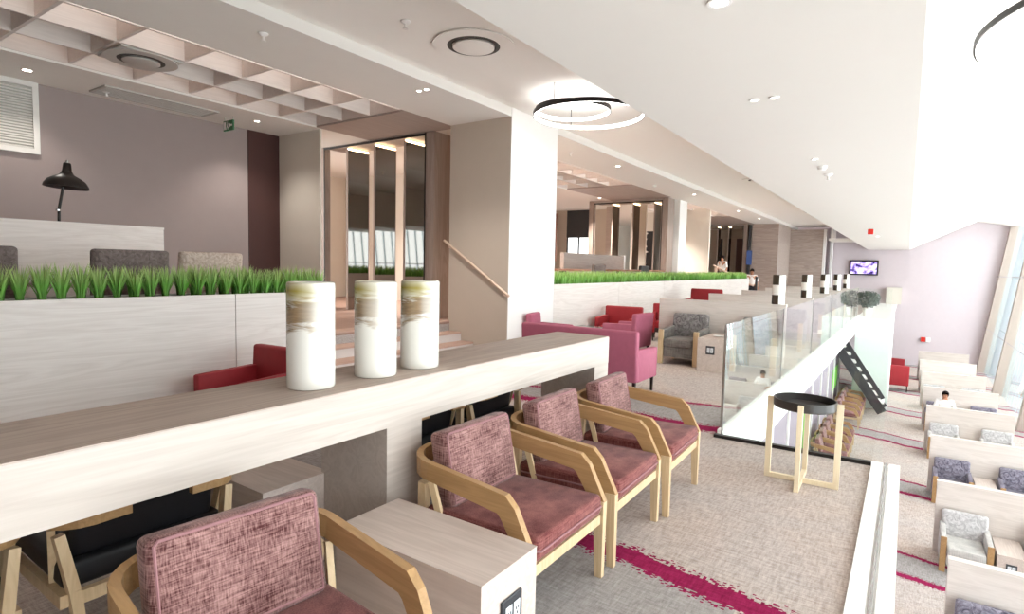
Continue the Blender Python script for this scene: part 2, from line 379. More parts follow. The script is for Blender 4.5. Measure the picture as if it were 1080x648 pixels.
# timber ceiling lattice (one thing per bay)
def lattice(y0,y1,label,n):
    t=thing('ceiling_lattice',label,'ceiling grille',(-9.07,y0,4.13))
    for k in range(4):
        a=MB(); x=.713*k; a.box(x-.018,x+.018,0,y1-y0,0,.46); a.build('long_blade',M['grille'],t)
    ny=int(round((y1-y0)/.753))
    for j in range(ny+1):
        a=MB(); y=(y1-y0)/ny*j; a.box(.02,2.26,y-.018,y+.018,0.004,.456); a.build('cross_blade',M['grille'],t)
lattice(-1.5,6.79,'timber lattice of deep square cells above the raised deck, nearest bay',11)
lattice(11.6,16.2,'timber ceiling lattice seen past the square white column, above the long planter',7)
lattice(21.0,27.5,'small distant timber ceiling lattice beyond the second white column',9)
# baffles near far wall
t=thing('ceiling_baffle','pale slatted ceiling panel above the wall television','ceiling grille',(-3.6,35.2,3.35))
for j in range(5):
    a=MB(); a.box(0,1.5,j*.5,j*.5+.12,0,.12); a.build('slat',M['ceil'],t)
a=MB(); a.box(.1,.16,0,2.12,.12,.9); a.box(1.3,1.36,0,2.12,.12,.9); a.build('bracket',M['ceil'],t)
# windows : leaning curtain wall at the right
def wx(z): return 3.2+.12*(z+3.3)
ys=[38,31.3,24.6,17.9,11.2,4.5,-2.5]
for i in range(len(ys)-1):
    y1,y0=ys[i],ys[i+1]
    a=MB(); a.prism([(wx(-3.3)+.25,-3.3),(wx(-3.3)+.262,-3.3),(wx(4.15)+.262,4.15),(wx(4.15)+.25,4.15)],'y',y0,y1)
    w=struct('window_%d'%(i+1),a,M['winglass'])
    a=MB(); a.prism([(wx(-3.3),-3.3),(wx(-3.3)+.45,-3.3),(wx(4.12)+.45,4.12),(wx(4.12),4.12)],'y',y1-.36,y1-.02); f=a.build('window_frame',M['wframe'],w)
    a=MB(); 
    for z,d in((1.62,.05),(-1.0,.03)):
        a.tube([(wx(z)-.05,y0,z),(wx(z)-.05,y1,z)],d/2,8)
    a.build('window_rail',M['chrome'],w)
    a=MB()
    for q in range(1,12):
        yy=y0+(y1-y0)*q/12; a.beam((wx(-3.3)+.32,yy,-3.3),(wx(4.12)+.32,yy,4.12),.05,.06,up=(0,1,0))
    a.build('window_mullion',M['mull'],w)
SB('wall_right_return',3.2,6,-2.55,-2.5,-3.3,4.4,M['white'])
# lower-level glazed partition below the slab
t=thing('glazed_partition','white framed glazed partition of the lower lounge beneath the slab edge','partition',(-1.95,5.9,-3.3))
for j in range(11):
    a=MB(); a.box(-.04,.04,j*1.9-.04,j*1.9+.04,0,2.69); a.build('mullion',M['white'],t)
for j in range(10):
    a=MB(); a.box(-.02,0.0,j*1.9+.045,j*1.9+1.855,.1,2.69); a.build('panel',M['partp'],t)
def decal(y,w,z0,z1,label):
    a=MB(); a.box(-1.945,-1.93,y,y+w,z0,z1); o=a.build('wall_sign',plain('lime green print',col('8fdc62'),.5)); tag(o,label,'sign')
decal(22.8,1.5,-2.5,-1.75,'lime green panel on the lower partition, the farther of the two')
decal(16.0,1.1,-2.9,-1.85,'lime green panel on the lower partition behind the round tray table')
# ------------------------------------------------------------------ TIMBER FRAMES + MIRROR FINS on deck
def portal(y,zt,x0,x1,fins,label,d=.58,pw=.1,fz=ZD):
    t=thing('timber_portal',label,'timber frame',(0,y,ZD))
    zt-=ZD
    for a0,a1 in((x0,x0+pw),(x1-.22,x1)):
        a=MB(); a.box(a0,a1,-.05,d if a0!=x0 else .1,0.0,4.095-ZD); a.build('post',M['taupe_z'],t)
        a=MB(); xx=a1 if a0==x0 else a0; a.box(xx-.012,xx+.012,-.062,-.051,0,zt+.02); a.build('edge_strip',M['black'],t)
    a=MB(); a.box(x0+pw,x1-.22,-.05,d,zt,4.095-ZD); a.build('header',M['taupe_y'],t)
    a=MB(); a.box(x0+pw,x1-.22,-.062,-.051,zt-.03,zt+.01); a.build('edge_strip',M['black'],t)
    return t
portal(8.1,4.07,-10.58,-7.32,None,'tall timber portal framing three dark mirror fins beside the beige column')
portal(19.5,4.0,-9.92,-6.9,None,'timber portal with mirror fins behind the long grass planter, before the slim white column',pw=.2)
portal(32.36,4.03,-10.0,-7.1,None,'small farthest timber portal, beside the blue wall sign',pw=.2)
def fin(x,y,d,z0,z1,label,grp):
    t=thing('mirror_fin',label,'mirror panel',(x,y,ZD),0,grp)
    a=MB(); a.box(-.03,.0,0,d,z0,z1-ZD-.05); a.build('mirror_pane',M['mirror'],t)
    a=MB(); a.box(-.04,.005,-.015,0,z0,z1-ZD-.04); a.box(-.04,.005,d,d+.012,z0,z1-ZD-.04); a.build('edge_trim',M['taupe_z'],t)
    a=MB(); a.box(-.03,.01,0.01,d-.01,z1-ZD-.045,z1-ZD-.012); a.build('light_strip',M['strip'],t)
for x,s in((-9.81,'nearest the pilaster'),(-8.98,'in the middle of the near portal'),(-8.13,'nearest the beige column')):
    fin(x,8.13,.56,0.02,4.05,'dark mirror fin under a warm light strip, '+s,'mirror fins of the near portal')
for x,s in((-9.0,'at its pale end'),(-8.2,'in its middle'),(-7.4,'next to the slim white column')):
    fin(x,19.55,.56,.02,3.98,'dark mirror fin in the portal behind the long planter, '+s,'mirror fins of the middle portal')
for x,s in((-9.3,'at its far-planter end'),(-8.65,'in its middle'),(-8.08,'behind the standing person')):
    fin(x,32.4,.5,.02,4.0,'dark mirror fin in the farthest portal, '+s,'mirror fins of the farthest portal')
# ------------------------------------------------------------------ PLANTERS + GRASS
def planter(y0,y1,joints,label):
    t=thing('planter',label,'planter',(-5.5,y0,0)); L=y1-y0; js=[0]+joints+[L]
    for a0,a1 in zip(js,js[1:]):
        a=MB(); a.box(-.04,0,a0+.004,a1-.004,0.001,1.32); a.build('front_panel',M['ash_y'],t)
    a=MB(); a.box(-.42,-.38,0.004,L-.004,0.63,1.32); a.box(-.38,-.04,L-.044,L-.004,.001,1.32); a.box(-.38,-.04,.004,.044,.001,1.32); a.box(-.38,-.041,.045,L-.045,0.63,.7); a.build('trough',M['ash_y'],t)
    a=MB(); a.box(-.379,-.041,.046,L-.046,.7,1.27); a.build('soil',M['soil'],t)
    return t
planter(-2.2,4.32,[2.95,5.36],'pale ash planter wall with a visible panel joint, behind the three vases')
planter(9.42,25.7,[3,6,9,12,15],'long pale ash planter wall beyond the square white column')
def tuft_mesh(n,h,spread):
    a=MB()
    for i in range(n):
        an=random.uniform(0,2*PI); r=random.uniform(0,.02); lean=random.uniform(.02,spread); hh=h*random.uniform(.65,1.08); w=.0065
        bx,by=r*math.cos(an),r*math.sin(an); d=random.uniform(0,2*PI); px,py=-math.sin(d)*w,math.cos(d)*w; ex,ey=math.cos(an)*lean,math.sin(an)*lean
        vs=[]
        for t_ in(0,.4,.75):
            cx,cy,cz=bx+ex*t_**1.8,by+ey*t_**1.8,hh*t_*(1-.05*t_); k=1-.35*t_
            vs.append((a.bm.verts.new((cx-px*k,cy-py*k,cz)),a.bm.verts.new((cx+px*k,cy+py*k,cz))))
        tip=a.bm.verts.new((bx+ex,by+ey,hh*.97))
        for p,q in zip(vs,vs[1:]): a.bm.faces.new((p[0],p[1],q[1],q[0]))
        a.bm.faces.new((vs[-1][0],vs[-1][1],tip))
    return a
protos=[]
for k in range(4):
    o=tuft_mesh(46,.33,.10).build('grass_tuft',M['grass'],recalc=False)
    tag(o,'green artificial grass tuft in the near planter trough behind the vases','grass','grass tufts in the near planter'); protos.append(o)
i=0
for row,x in enumerate((-5.6,-5.72,-5.83)):
    y=.55+row*.05
    while y<4.27:
        o=protos[i] if i<4 else protos[random.randrange(4)].copy()
        if i>=4: COL.objects.link(o)
        o.location=(x+random.uniform(-.015,.015),y,1.268); o.rotation_euler=(0,0,random.uniform(0,6.28)); s=random.uniform(.88,1.06); o.scale=(s,s,s)
        y+=.135+random.uniform(-.015,.015); i+=1
a=MB()
for i in range(6500):
    x=-5.5-random.uniform(.06,.37); y=9.5+random.random()**1.25*16.1; an=random.uniform(0,2*PI); l=random.uniform(.02,.12); h=.31*random.uniform(.6,1.08); d=random.uniform(0,PI); w=.008+.0006*(y-9)
    c=Vector((x,y,1.27)); s=Vector((math.cos(d)*w,math.sin(d)*w,0)); tp=c+Vector((math.cos(an)*l,math.sin(an)*l,h)); mid=c.lerp(tp,.5)+Vector((-math.cos(an)*l*.25,-math.sin(an)*l*.25,.03))
    v=[a.bm.verts.new(q) for q in(c-s,c+s,mid+s*.8,mid-s*.8,tp)]
    a.bm.faces.new(v[:4]); a.bm.faces.new((v[3],v[2],v[4]))
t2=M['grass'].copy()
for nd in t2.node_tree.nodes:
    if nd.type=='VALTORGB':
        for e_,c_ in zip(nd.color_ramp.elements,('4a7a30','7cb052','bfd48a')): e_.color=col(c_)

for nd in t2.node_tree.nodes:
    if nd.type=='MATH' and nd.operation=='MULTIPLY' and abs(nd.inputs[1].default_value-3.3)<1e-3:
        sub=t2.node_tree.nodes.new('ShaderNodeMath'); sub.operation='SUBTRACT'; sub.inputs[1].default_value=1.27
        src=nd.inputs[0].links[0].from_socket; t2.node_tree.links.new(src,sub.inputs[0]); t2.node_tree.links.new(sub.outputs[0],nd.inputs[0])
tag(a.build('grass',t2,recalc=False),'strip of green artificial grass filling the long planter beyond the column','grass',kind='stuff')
# ------------------------------------------------------------------ COUNTER
t=thing('counter','long pale ash counter holding three tall vases, lounge chairs in front','counter',(-2.1,0,0))
a=MB(); a.box(-.52,0,-1.2,4.57,.84,1.064); a.build('apron',M['ash_c'],t)
a=MB(); a.box(-.518,-.002,-1.198,4.568,1.0642,1.07); a.build('top',M['ash_top'],t)
for y0,y1 in((-1.2,-.95),(1.985,2.24),(4.31,4.57)):
    a=MB(); a.box(-.518,-.002,y0+.002,y1-.002,0.001,.84); a.build('support_panel',M['ash_c'],t)
# ------------------------------------------------------------------ VASES
def vase(label,loc,rz,mat,grp):
    t=thing('vase',label,'vase',loc,rz,grp)
    a=MB(); pr=[(.098,0),(.108,.004),(.11,.012),(.11,.488),(.108,.496),(.102,.5),(.096,.497),(.096,.06)]
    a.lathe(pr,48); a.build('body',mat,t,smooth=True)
    return t
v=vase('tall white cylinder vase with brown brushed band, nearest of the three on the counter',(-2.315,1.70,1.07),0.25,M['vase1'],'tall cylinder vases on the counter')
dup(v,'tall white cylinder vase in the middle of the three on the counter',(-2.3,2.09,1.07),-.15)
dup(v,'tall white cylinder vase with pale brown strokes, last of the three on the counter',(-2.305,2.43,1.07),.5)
def farvase(label,loc):
    t=thing('divider_vase',label,'vase',loc,0,'dark banded vases on the upper dividers')
    a=MB(); a.lathe([(.098,0.0),(.1,.01),(.1,.16)],24); a.build('dark_base',M['vasedark'],t,True)
    a=MB(); a.lathe([(.1,.1602),(.1,.3298)],24); a.build('pale_middle',M['vasepale'],t,True)
    a=MB(); a.lathe([(.1,.33),(.1,.49),(.095,.5),(.088,.49),(.088,.36)],24); a.build('dark_top',M['vasedark'],t,True)
    a=MB()
    n=14
    P=[(.104*math.cos(-1.35+2.4*i/n),.104*math.sin(-1.35+2.4*i/n)) for i in range(n+1)]; Q=[(.1*math.cos(-1.35+2.4*i/n),.1*math.sin(-1.35+2.4*i/n)) for i in range(n,-1,-1)]
    a.prism(P+Q,'z',0.002,.496); a.build('white_side_glare',M['vasepale'],t,True)  # white arc paints the window glare over the dark bands
    return t
# ------------------------------------------------------------------ WOODEN LOUNGE CHAIR (front = +x, origin on floor at centre of seat)
def lounge_chair(label,dark=False):
    t=thing('lounge_chair',label,'armchair')
    sgn=(-1,1)
    seatm=M['tweedD'] if not dark else M['blackfab']; backm=M['tweedL'] if not dark else M['blackfab']
    # front legs: taper to the floor
    for s in sgn:
        a=MB(); a.beam((.345,s*.355,0),(.335,s*.358,.42),.034,.04,.042,.062,up=(1,0,0)); a.build('front_leg',M['oakz'],t)
        a=MB(); a.beam((-.37,s*.27,0),(-.33,s*.30,.36),.03,.034,.04,.05,up=(1,0,0)); a.beam((-.33,s*.30,.36),(-.30,s*.335,.585),.04,.05,.036,.045,up=(1,0,0)); a.build('rear_leg',M['oakz'],t)
        a=MB(); a.beam((-.18,s*.32,.36),(-.245,s*.34,.6),.026,.032); a.build('arm_strut',M['oakz'],t)
    # arm boards wrapping round the back as one bent rail
    def path():
        P=[(.335,-.358,.40),(.235,-.358,.575),(.2,-.357,.608),(-.25,-.35,.655)]
        for k in range(1,6):
            an=PI/2*k/5; P.append((-.25-.15*math.sin(an),-.35+.15*(1-math.cos(an)),.655+.004*k))
        return P
    L=path(); R=[(x,-y,z) for x,y,z in L][::-1]
    if dark:
        for Q in (L+[(-.4,-.12,.676)],[(-.4,.12,.676)]+R):
            a=MB(); a.strip(Q,.032,.085); a.build('arm_rail',M['oak'],t)
    else:
        a=MB(); a.strip(L+[(-.405,-.1,.677),(-.405,.1,.677)]+R,.034,[.075,.095,.095]+[.088]*6+[.085,.085]+[.088]*6+[.095,.095,.075]); a.build('arm_rail',M['oak'],t)
    a=MB(); a.box(.315,.352,-.332,.332,.30,.352); a.box(-.33,.315,-.345,-.315,.30,.352); a.box(-.33,.315,.315,.345,.30,.352); a.box(-.345,-.315,-.29,.29,.30,.352); a.build('seat_frame',M['oakz'],t)
    a=MB(); vs=a.box(-.30,.365,-.325,.325,.353,.465,.028,3)
    for q in vs:
        if q.co.z>.44: q.co.z+=.012*max(0,1-(q.co.x/.36)**2)*max(0,1-(q.co.y/.33)**2)
        q.co.z+=.02*(q.co.x)
    c=a.build('seat_cushion',seatm,t,True)
    if not dark:
        a=MB()
        for z in(.4,):
            pts=[(.37,-.3,z),(.37,.3,z),(.34,.33,z),(-.28,.33,z),(-.28,-.33,z),(.34,-.33,z)]; a.tube([(x,y,z+.02*x+.006) for x,y,z in pts],.005,6,True)
        a.build('piping',M['piping'],c)
    a=MB(); rot=Matrix.Rotation(-.19,4,'Y'); vs=a.box(-.255,-.145,-.285,.285,.45,.83,.03,3,rot=rot,piv=(-.2,0,.45)); 
    c=a.build('back_cushion',backm,t,True)
    if not dark:
        a=MB(); 
        def rr(x,y,z): v=Matrix.Translation((-.2,0,.45))@rot@Matrix.Translation((.2,0,-.45))@Vector((x,y,z)); return tuple(v)
        a.tube([rr(-.147,-.262,.475),rr(-.147,-.262,.805),rr(-.147,-.25,.817),rr(-.147,.25,.817),rr(-.147,.262,.805),rr(-.147,.262,.475)],.0055,6,True); a.build('piping',M['piping'],c)
    return t
CX=-1.625
c0=lounge_chair('plum tweed chair with bent oak arms just past the low socket table')
c0.location=(CX,2.405,0)
G='plum tweed chairs along the counter'; c0['group']=G
dup(c0,'largest plum tweed chair with bent oak arms, before the low socket table',(CX+.065,1.01,0),-.1,G)
dup(c0,'plum tweed oak chair in the middle of the three beyond the socket table',(CX,3.245,0),.02,G)
dup(c0,'plum tweed oak chair farthest along the counter, beside its end panel',(CX+.02,4.06,0),.03,G)
d0=lounge_chair('black seated oak chair on the far side of the counter, behind the nearest plum chair',True)
d0.location=(-2.95,1.13,0); d0.rotation_euler=(0,0,PI); G2='black seated oak chairs behind the counter'; d0['group']=G2
dup(d0,'black seated oak chair behind the counter at the lower corner of the view',(-2.97,.33,0),PI,G2)
dup(d0,'black seated oak chair behind the counter, seen through the second opening',(-3.0,2.95,0),PI,G2)
dup(d0,'black seated oak chair behind the counter, close to its end panel',(-3.02,3.75,0),PI,G2)
# lower rows of the same plum chair
lows=[]
for g,(y0,n,nm) in enumerate(((21.4,4,'in the row before the dark stair'),(16.2,4,'in the nearer row below the slab edge'))):
    for k in range(n):
        o=['first','second','third','fourth'][k]
        dup(c0,'plum chair on the lower floor, %s %s'%(o,nm),(-1.35,y0+k*.82,-3.3),0,'lower floor plum chairs')
# ------------------------------------------------------------------ SOCKET SIDE TABLES
def socket_table(label,loc,rz,L,W,Hh,off=0,grp=None):
    """front with socket plate = +x"""
    t=thing('side_table',label,'side table',loc,rz,grp)
    a=MB(); a.box(-L/2,L/2,-W/2,W/2,.0,Hh-.004); a.build('carcass',M['ash_tablex'],t)
    a=MB(); a.box(-L/2-.001,L/2+.001,-W/2-.001,W/2+.001,Hh-.004,Hh,.0); a.build('top_panel',M['ash_tablex'],t)
    a=MB(); a.box(L/2+.0005,L/2+.012,off-.07,off+.07,Hh-.26,Hh-.12,.004,1); p=a.build('socket_plate',M['plate'],t)
    for k in(-1,1):
        a=MB(); a.box(L/2+.0125,L/2+.016,off+k*.027-.022,off+k*.027+.022,Hh-.23,Hh-.15,.002,1); s=a.build('socket',M['socket'],p)
        a=MB()
        for yy,zz in((-.008,.012),(.008,.012),(0,-.008)): a.box(L/2+.0165,L/2+.018,off+k*.027+yy-.0025,off+k*.027+yy+.0025,Hh-.19+zz-.005,Hh-.19+zz+.005)
        o=a.build('pin_hole',M['plate'],p)
    return t
socket_table('low ash side table with black socket plate between the two nearest plum chairs',(-1.615,1.80,0),0,.81,.38,.5,0)
socket_table('low ash side table on the far side of the counter, seen beneath it',(-3.0,1.82,0),PI,.81,.4,.5,0)
# ------------------------------------------------------------------ TUB CHAIRS (front=+x)
def tub(label,mat,w=.7,name='tub_chair',cat='armchair',d=.68,hb=.83,ha=.64):
    t=thing(name,label,cat)
    hw=w/2
    a=MB(); a.box(-d/2+.1,d/2-.01,-hw+.09,hw-.09,.3,.45,.03,3); a.build('seat',mat,t,True)
    a=MB(); rot=Matrix.Rotation(-.06,4,'Y'); a.box(-d/2,-d/2+.11,-hw,hw,.2,hb,.03,3,rot=rot,piv=(-d/2,0,.2)); a.build('backrest',mat,t,True)
    for s in(-1,1):
        a=MB(); y0,y1=(s*hw,s*(hw-.085)); a.prism([(-d/2+.08,.2),(d/2,.2),(d/2,ha-.02),(-d/2+.08,ha)],'y',y0,y1)
        es=[e for e in a.bm.edges]; bmesh.ops.bevel(a.bm,geom=es,offset=.016,segments=2,profile=.5,affect='EDGES'); a.build('arm',mat,t,True)
    a=MB(); a.box(-d/2+.03,d/2-.02,-hw+.03,hw-.03,.2,.3); a.build('base_rail',M['darkwood'],t)
    for sx in(-1,1):
        for sy in(-1,1):
            a=MB(); a.beam((sx*(d/2-.05),sy*(hw-.05),0),(sx*(d/2-.05),sy*(hw-.05),.2),.028,.028,.04,.04); a.build('leg',M['darkwood'],t)
    return t
T0=tub('red tub armchair against the near planter wall, behind the nearest vase',M['red'],.72); T0.location=(-4.93,2.98,0); T0.rotation_euler=(0,0,-PI/2+.08); T0['group']='red tub chairs'
dup(T0,'red tub armchair below the long planter, seen past the low glass table',(-4.98,11.3,0),-PI/2+.1,'red tub chairs',(1.05,1.15,1))
dup(T0,'red tub armchair beside the first grey lounge chair, near the ash divider',(-4.55,13.1,0),-PI/2+.3,'red tub chairs')
P0=tub('plum high two-seat sofa turned away, past the end of the counter',M['plum'],1.74,'two_seat_sofa','sofa',.72,.86,.62); P0.location=(-3.62,7.2,0); P0.rotation_euler=(0,0,PI/2)
P1=tub('plum tub chair sideways beside the red armchair, between sofa and grey chair',M['plum'],.68); P1.location=(-4.3,10.15,0); P1.rotation_euler=(0,0,PI-.1)
dup(P1,'plum tub chair whose arm peeks out beside the square column',(-5.15,8.75,0),.3)
P2=tub('red tub chair on the lower floor, nearer of the two by the mauve wall',M['red'],.72); P2.location=(-.12,29.3,-3.3); P2.rotation_euler=(0,0,PI/2); P2.scale=(1.1,1.2,1.35)
dup(P2,'red tub chair on the lower floor, closer to the mauve wall of the two',(-.3,31.6,-3.3),PI/2)
dup(P2,'red tub chair behind the second ash divider on the upper floor',(-4.6,16.0,0),-PI/2)
# low table
t=thing('coffee_table','low square table with dark glass top before the red armchair','coffee table',(-5.0,9.95,0))
a=MB(); a.box(-.32,.32,-.3,.3,.46,.5,.006); a.build('table_top',plain('smoked glass top',col('6d7472'),.12),t)
for sx in(-1,1):
    for sy in(-1,1):
        a=MB(); a.box(sx*.28-.03,sx*.28+.03,sy*.26-.03,sy*.26+.03,0,.46); a.build('leg',M['white'],t)
# ------------------------------------------------------------------ GREY LOUNGE ARMCHAIRS (front=+x)
def grey_chair(label,fab,pat,grp,legm=None):
    t=thing('lounge_armchair',label,'armchair',(0,0,0),0,grp)
    a=MB(); a.box(-.25,.38,-.255,.255,.30,.45,.035,3); a.build('seat_cushion',fab,t,True)
    a=MB(); a.box(-.3,.345,-.255,.255,.13,.3,.012,2); a.build('seat_base',fab,t,True)
    a=MB(); rot=Matrix.Rotation(-.13,4,'Y'); a.box(-.36,-.22,-.32,.32,.36,.86,.045,3,rot=rot,piv=(-.3,0,.36)); a.build('back_cushion',pat,t,True)
    for s in(-1,1):
        a=MB(); a.prism([(-.34,.13),(.31,.13),(.31,.585),(-.34,.64)],'y',s*.265,s*.345); bmesh.ops.bevel(a.bm,geom=list(a.bm.edges),offset=.02,segments=2,profile=.5,affect='EDGES'); a.build('arm',fab,t,True)
        a=MB(); a.box(.312,.365 if legm is None else .335,s*.262,s*.35,.0,.6,.008,2); a.build('front_leg',legm or M['oakz'],t)
        a=MB(); a.beam((-.33,s*.3,0),(-.31,s*.3,.13),.035,.035,.05,.05); a.build('rear_leg',M['oakz'],t)
    return t
DV=[]
def divider(label,x0,x1,y,z0,z1,grp):
    t=thing('booth_divider',label,'partition',(x0,y,z0),0,grp); w=x1-x0
    a=MB(); a.box(0,w,0,.12,.002,z1-z0-.03); a.build('screen_panel',M['ash_x'],t)
    a=MB(); a.box(-.004,w+.004,-.004,.124,z1-z0-.03,z1-z0); a.build('cap_rail',M['ash_x'],t)
    return t
ORD=['nearest','second','third','fourth','fifth','sixth','seventh','eighth']
g1=grey_chair('grey patterned armchair with oak arm fronts against the nearest upper ash divider',M['greyfab'],M['greypat'],'grey upper lounge armchairs')
st0=None
yu=[10.62,13.9,17.2,20.5,23.8]
for k,y in enumerate(yu):
    x0=-3.86
    divider('pale ash booth divider on the upper floor, %s of five along the glass balustrade'%ORD[k],x0,-1.66,y,0,1.1,'upper floor booth dividers')
    farvase('dark and white banded cylinder vase on the %s upper divider'%ORD[k],(-1.80,y+.06,1.1)) if k==0 else None
    if k==0:
        g1.location=(-3.2,y-.5,0); g1.rotation_euler=(0,0,-PI/2); fv=[o for o in COL.objects if o.get('category')=='vase'][-1]
        socket_table('ash side table with square socket plate beside the grey armchair on the upper floor',(-2.58,y-.62,0),-PI/2,.95,.42,.54,0)
        dup(g1,'grey lounge armchair behind the glass balustrade, beyond the upper socket table',(-1.98,y-.5,0),-PI/2)
    else:
        dup(fv,'dark and white banded cylinder vase on the %s upper divider'%ORD[k],(-1.80,y+.06,1.1))
        dup(g1,'grey lounge armchair by the %s upper divider, at its planter end'%ORD[k],(-3.3,y-.5,0),-PI/2)
        dup(g1,'grey lounge armchair by the %s upper divider, at its glass end'%ORD[k],(-2.05,y-.5,0),-PI/2)
# saucer on table
a=MB(); a.lathe([(.03,0),(.09,.012),(.1,.018),(.09,.02),(.03,.008)],24); o=a.build('saucer',M['white'],None,True); o.location=(-2.55,9.9,.541); tag(o,'small white saucer on the upper socket table beside the grey armchair','saucer')
# lower rows
yl=[9.17,12.6,16.1,19.75,23.05,26.5,30.05,33.5]
pats=[('lilacgrey','lilacpat','lilac grey'),('palefab','palepat','pale grey'),('lilacgrey','lilacpat','lilac grey'),('palefab','palepat','pale grey'),('lilacgrey','lilacpat','lilac grey'),('palefab','palepat','pale grey'),('palefab','palepat','pale grey'),('palefab','palepat','pale grey')]
proto={}
tb=None
for k,y in enumerate(yl):
    divider('pale ash booth divider on the lower floor, %s row from the camera'%ORD[k],.66,2.56,y,-3.3,-2.0,'lower floor booth dividers')
    f,p,nm=pats[k]
    for j,(x,e) in enumerate(((1.07,'aisle'),(2.2,'window'))):
        lb='%s armchair at the %s end of the %s lower booth row'%(nm,e,ORD[k])
        if nm not in proto:
            c=grey_chair(lb,M[f],M[p],'lower floor booth armchairs',M['oak']); proto[nm]=c; c.location=(x,y-.46,-3.3); c.rotation_euler=(0,0,-PI/2)
        else: dup(proto[nm],lb,(x,y-.46,-3.3),-PI/2)
    lb='ash side table with socket plate between the armchairs of the %s lower booth row'%ORD[k]
    if tb is None: tb=socket_table(lb,(1.635,y-.42,-3.3),-PI/2,.78,.36,.52,0,'lower booth side tables')
    else: dup(tb,lb,(1.635,y-.42,-3.3),-PI/2)
# ------------------------------------------------------------------ TRAY TABLE
t=thing('tray_table','round black tray table on four pale birch legs by the glass corner','side table',(-.605,4.99,0),.0)
R=.245; an0=math.atan2(4.996-4.99,-.822+.605)
angs=[PI+.02,PI+.02+PI/2,PI+.02+PI,PI+.02-PI/2]
for q in angs:
    a=MB(); c,s=math.cos(q),math.sin(q); a.beam((R*c,R*s,0),((R+.0)*c,(R+.0)*s,.66),.04,.034,.046,.036,up=(-s,c,0)); a.build('leg',M['birch'],t)
for q in angs[:2]:
    a=MB(); c,s=math.cos(q),math.sin(q); z=.019 if q==angs[0] else .0191; a.beam((R*c*.93,R*s*.93,z),(-R*c*.93,-R*s*.93,z),.034,.036); a.build('stretcher',M['birch'],t)
a=MB(); a.lathe([(.03,.6),(.215,.6),(.225,.61),(.225,.672),(.215,.672),(.215,.618),(.03,.615)],48); a.build('tray',plain('black lacquer tray',col('3a3634'),.28),t,True)
# ------------------------------------------------------------------ GLASS BALUSTRADES
def gl(name,label,x0,x1,y0,y1,z0,z1,mat=None,lab2=None):
    t=thing('glass_balustrade',label,'glass railing',(x0,y0,z0),0,'glass balustrade panels')
    a=MB(); a.box(0,x1-x0,0,y1-y0,0,z1-z0); a.build('glass_pane',mat or M['glass'],t)
    a=MB()
    w,d=x1-x0,y1-y0
    if w<d: a.box(-.004,w+.004,-.003,0.006,0.02,z1-z0)
    else: a.box(-.006,.006,-.004,d+.004,0.02,z1-z0)
    a.build('edge_seal',M['chrome'] if mat is None else M['ventw'],t)
    return t
y=5.95; k=0
names=['nearest','second','third','fourth','fifth','sixth']
while y<25:
    gl('g','clear glass balustrade pane, %s along the edge beside the booths'%names[k],-1.475,-1.463,y,min(y+3.25,25.2),.05,1.12); y+=3.27; k+=1
gl('g','clear glass balustrade pane across the end of the carpet behind the tray table',-1.44,-.09,5.87,5.882,.0,1.1)
# landing at the far end with its railing and stair
m=MB(); m.box(-1.46,-.36,24.6,30,-3.29,-.02); struct('wall_stair',m,plain('greenish white render',col('dfe8e2'),.5))
SB('floor_landing',-1.46,-.36,24.6,38,-.02,.0,M['white'])
gl('g','glass balustrade pane across the far landing, in front of a dark plant',-1.46,-.4,24.7,24.715,0,1.1)
t=thing('lobby_shrub','dark bushy plant behind the glass of the far landing','plant',(-1.2,26,0))
a=MB(); a.lathe([(.12,0),(.17,.3),(.15,.3)],16); a.build('pot',M['ventw'],t,True)
a=MB()
for i in range(900):
    u=random.uniform(0,2*PI); ph=math.acos(random.uniform(-1,1)); r=random.uniform(.6,1); c=Vector((.42*r*math.sin(ph)*math.cos(u),.3*r*math.sin(ph)*math.sin(u),.66+.34*r*math.cos(ph))); d=Vector((random.uniform(-1,1),random.uniform(-1,1),random.uniform(-1,1))).normalized()*.05; e=d.orthogonal().normalized()*.025
    a.bm.faces.new([a.bm.verts.new(q) for q in(c-d,c+e,c+d,c-e)])
a.build('foliage',plain('dark grey green leaves',col('5a625a'),.7,var=.3,vs=30),t,recalc=False)
a=MB(); a.tube([(0,0,.3),(0,0,.7)],.02,8); a.build('stem',M['darkwood'],t)
t=thing('staircase','dark steel staircase descending to the lower floor before the greenish wall','stairs',(0,23.6,-3.3))
P0_,P1_=Vector((-1.9,0,2.25)),Vector((-.45,0,.12))
for yy in(0,.9):
    a=MB(); a.beam(P0_+Vector((0,yy,0)),P1_+Vector((0,yy,0)),.05,.3,up=(0,0,1)); a.build('stringer',M['plate'],t)
for i in range(8):
    q=P0_.lerp(P1_,(i+.5)/8); a=MB(); a.box(q.x-.13,q.x+.13,.03,.87,q.z+.16,q.z+.2); a.box(q.x-.12,q.x-.1,.03,.87,q.z-.02,q.z+.16); a.build('tread',M['ventw'],t)
a=MB(); a.beam(P0_+Vector((0,-.02,.62)),P1_+Vector((0,-.02,.5)),.04,.14,up=(0,0,1)); a.build('handrail_band',M['plate'],t)
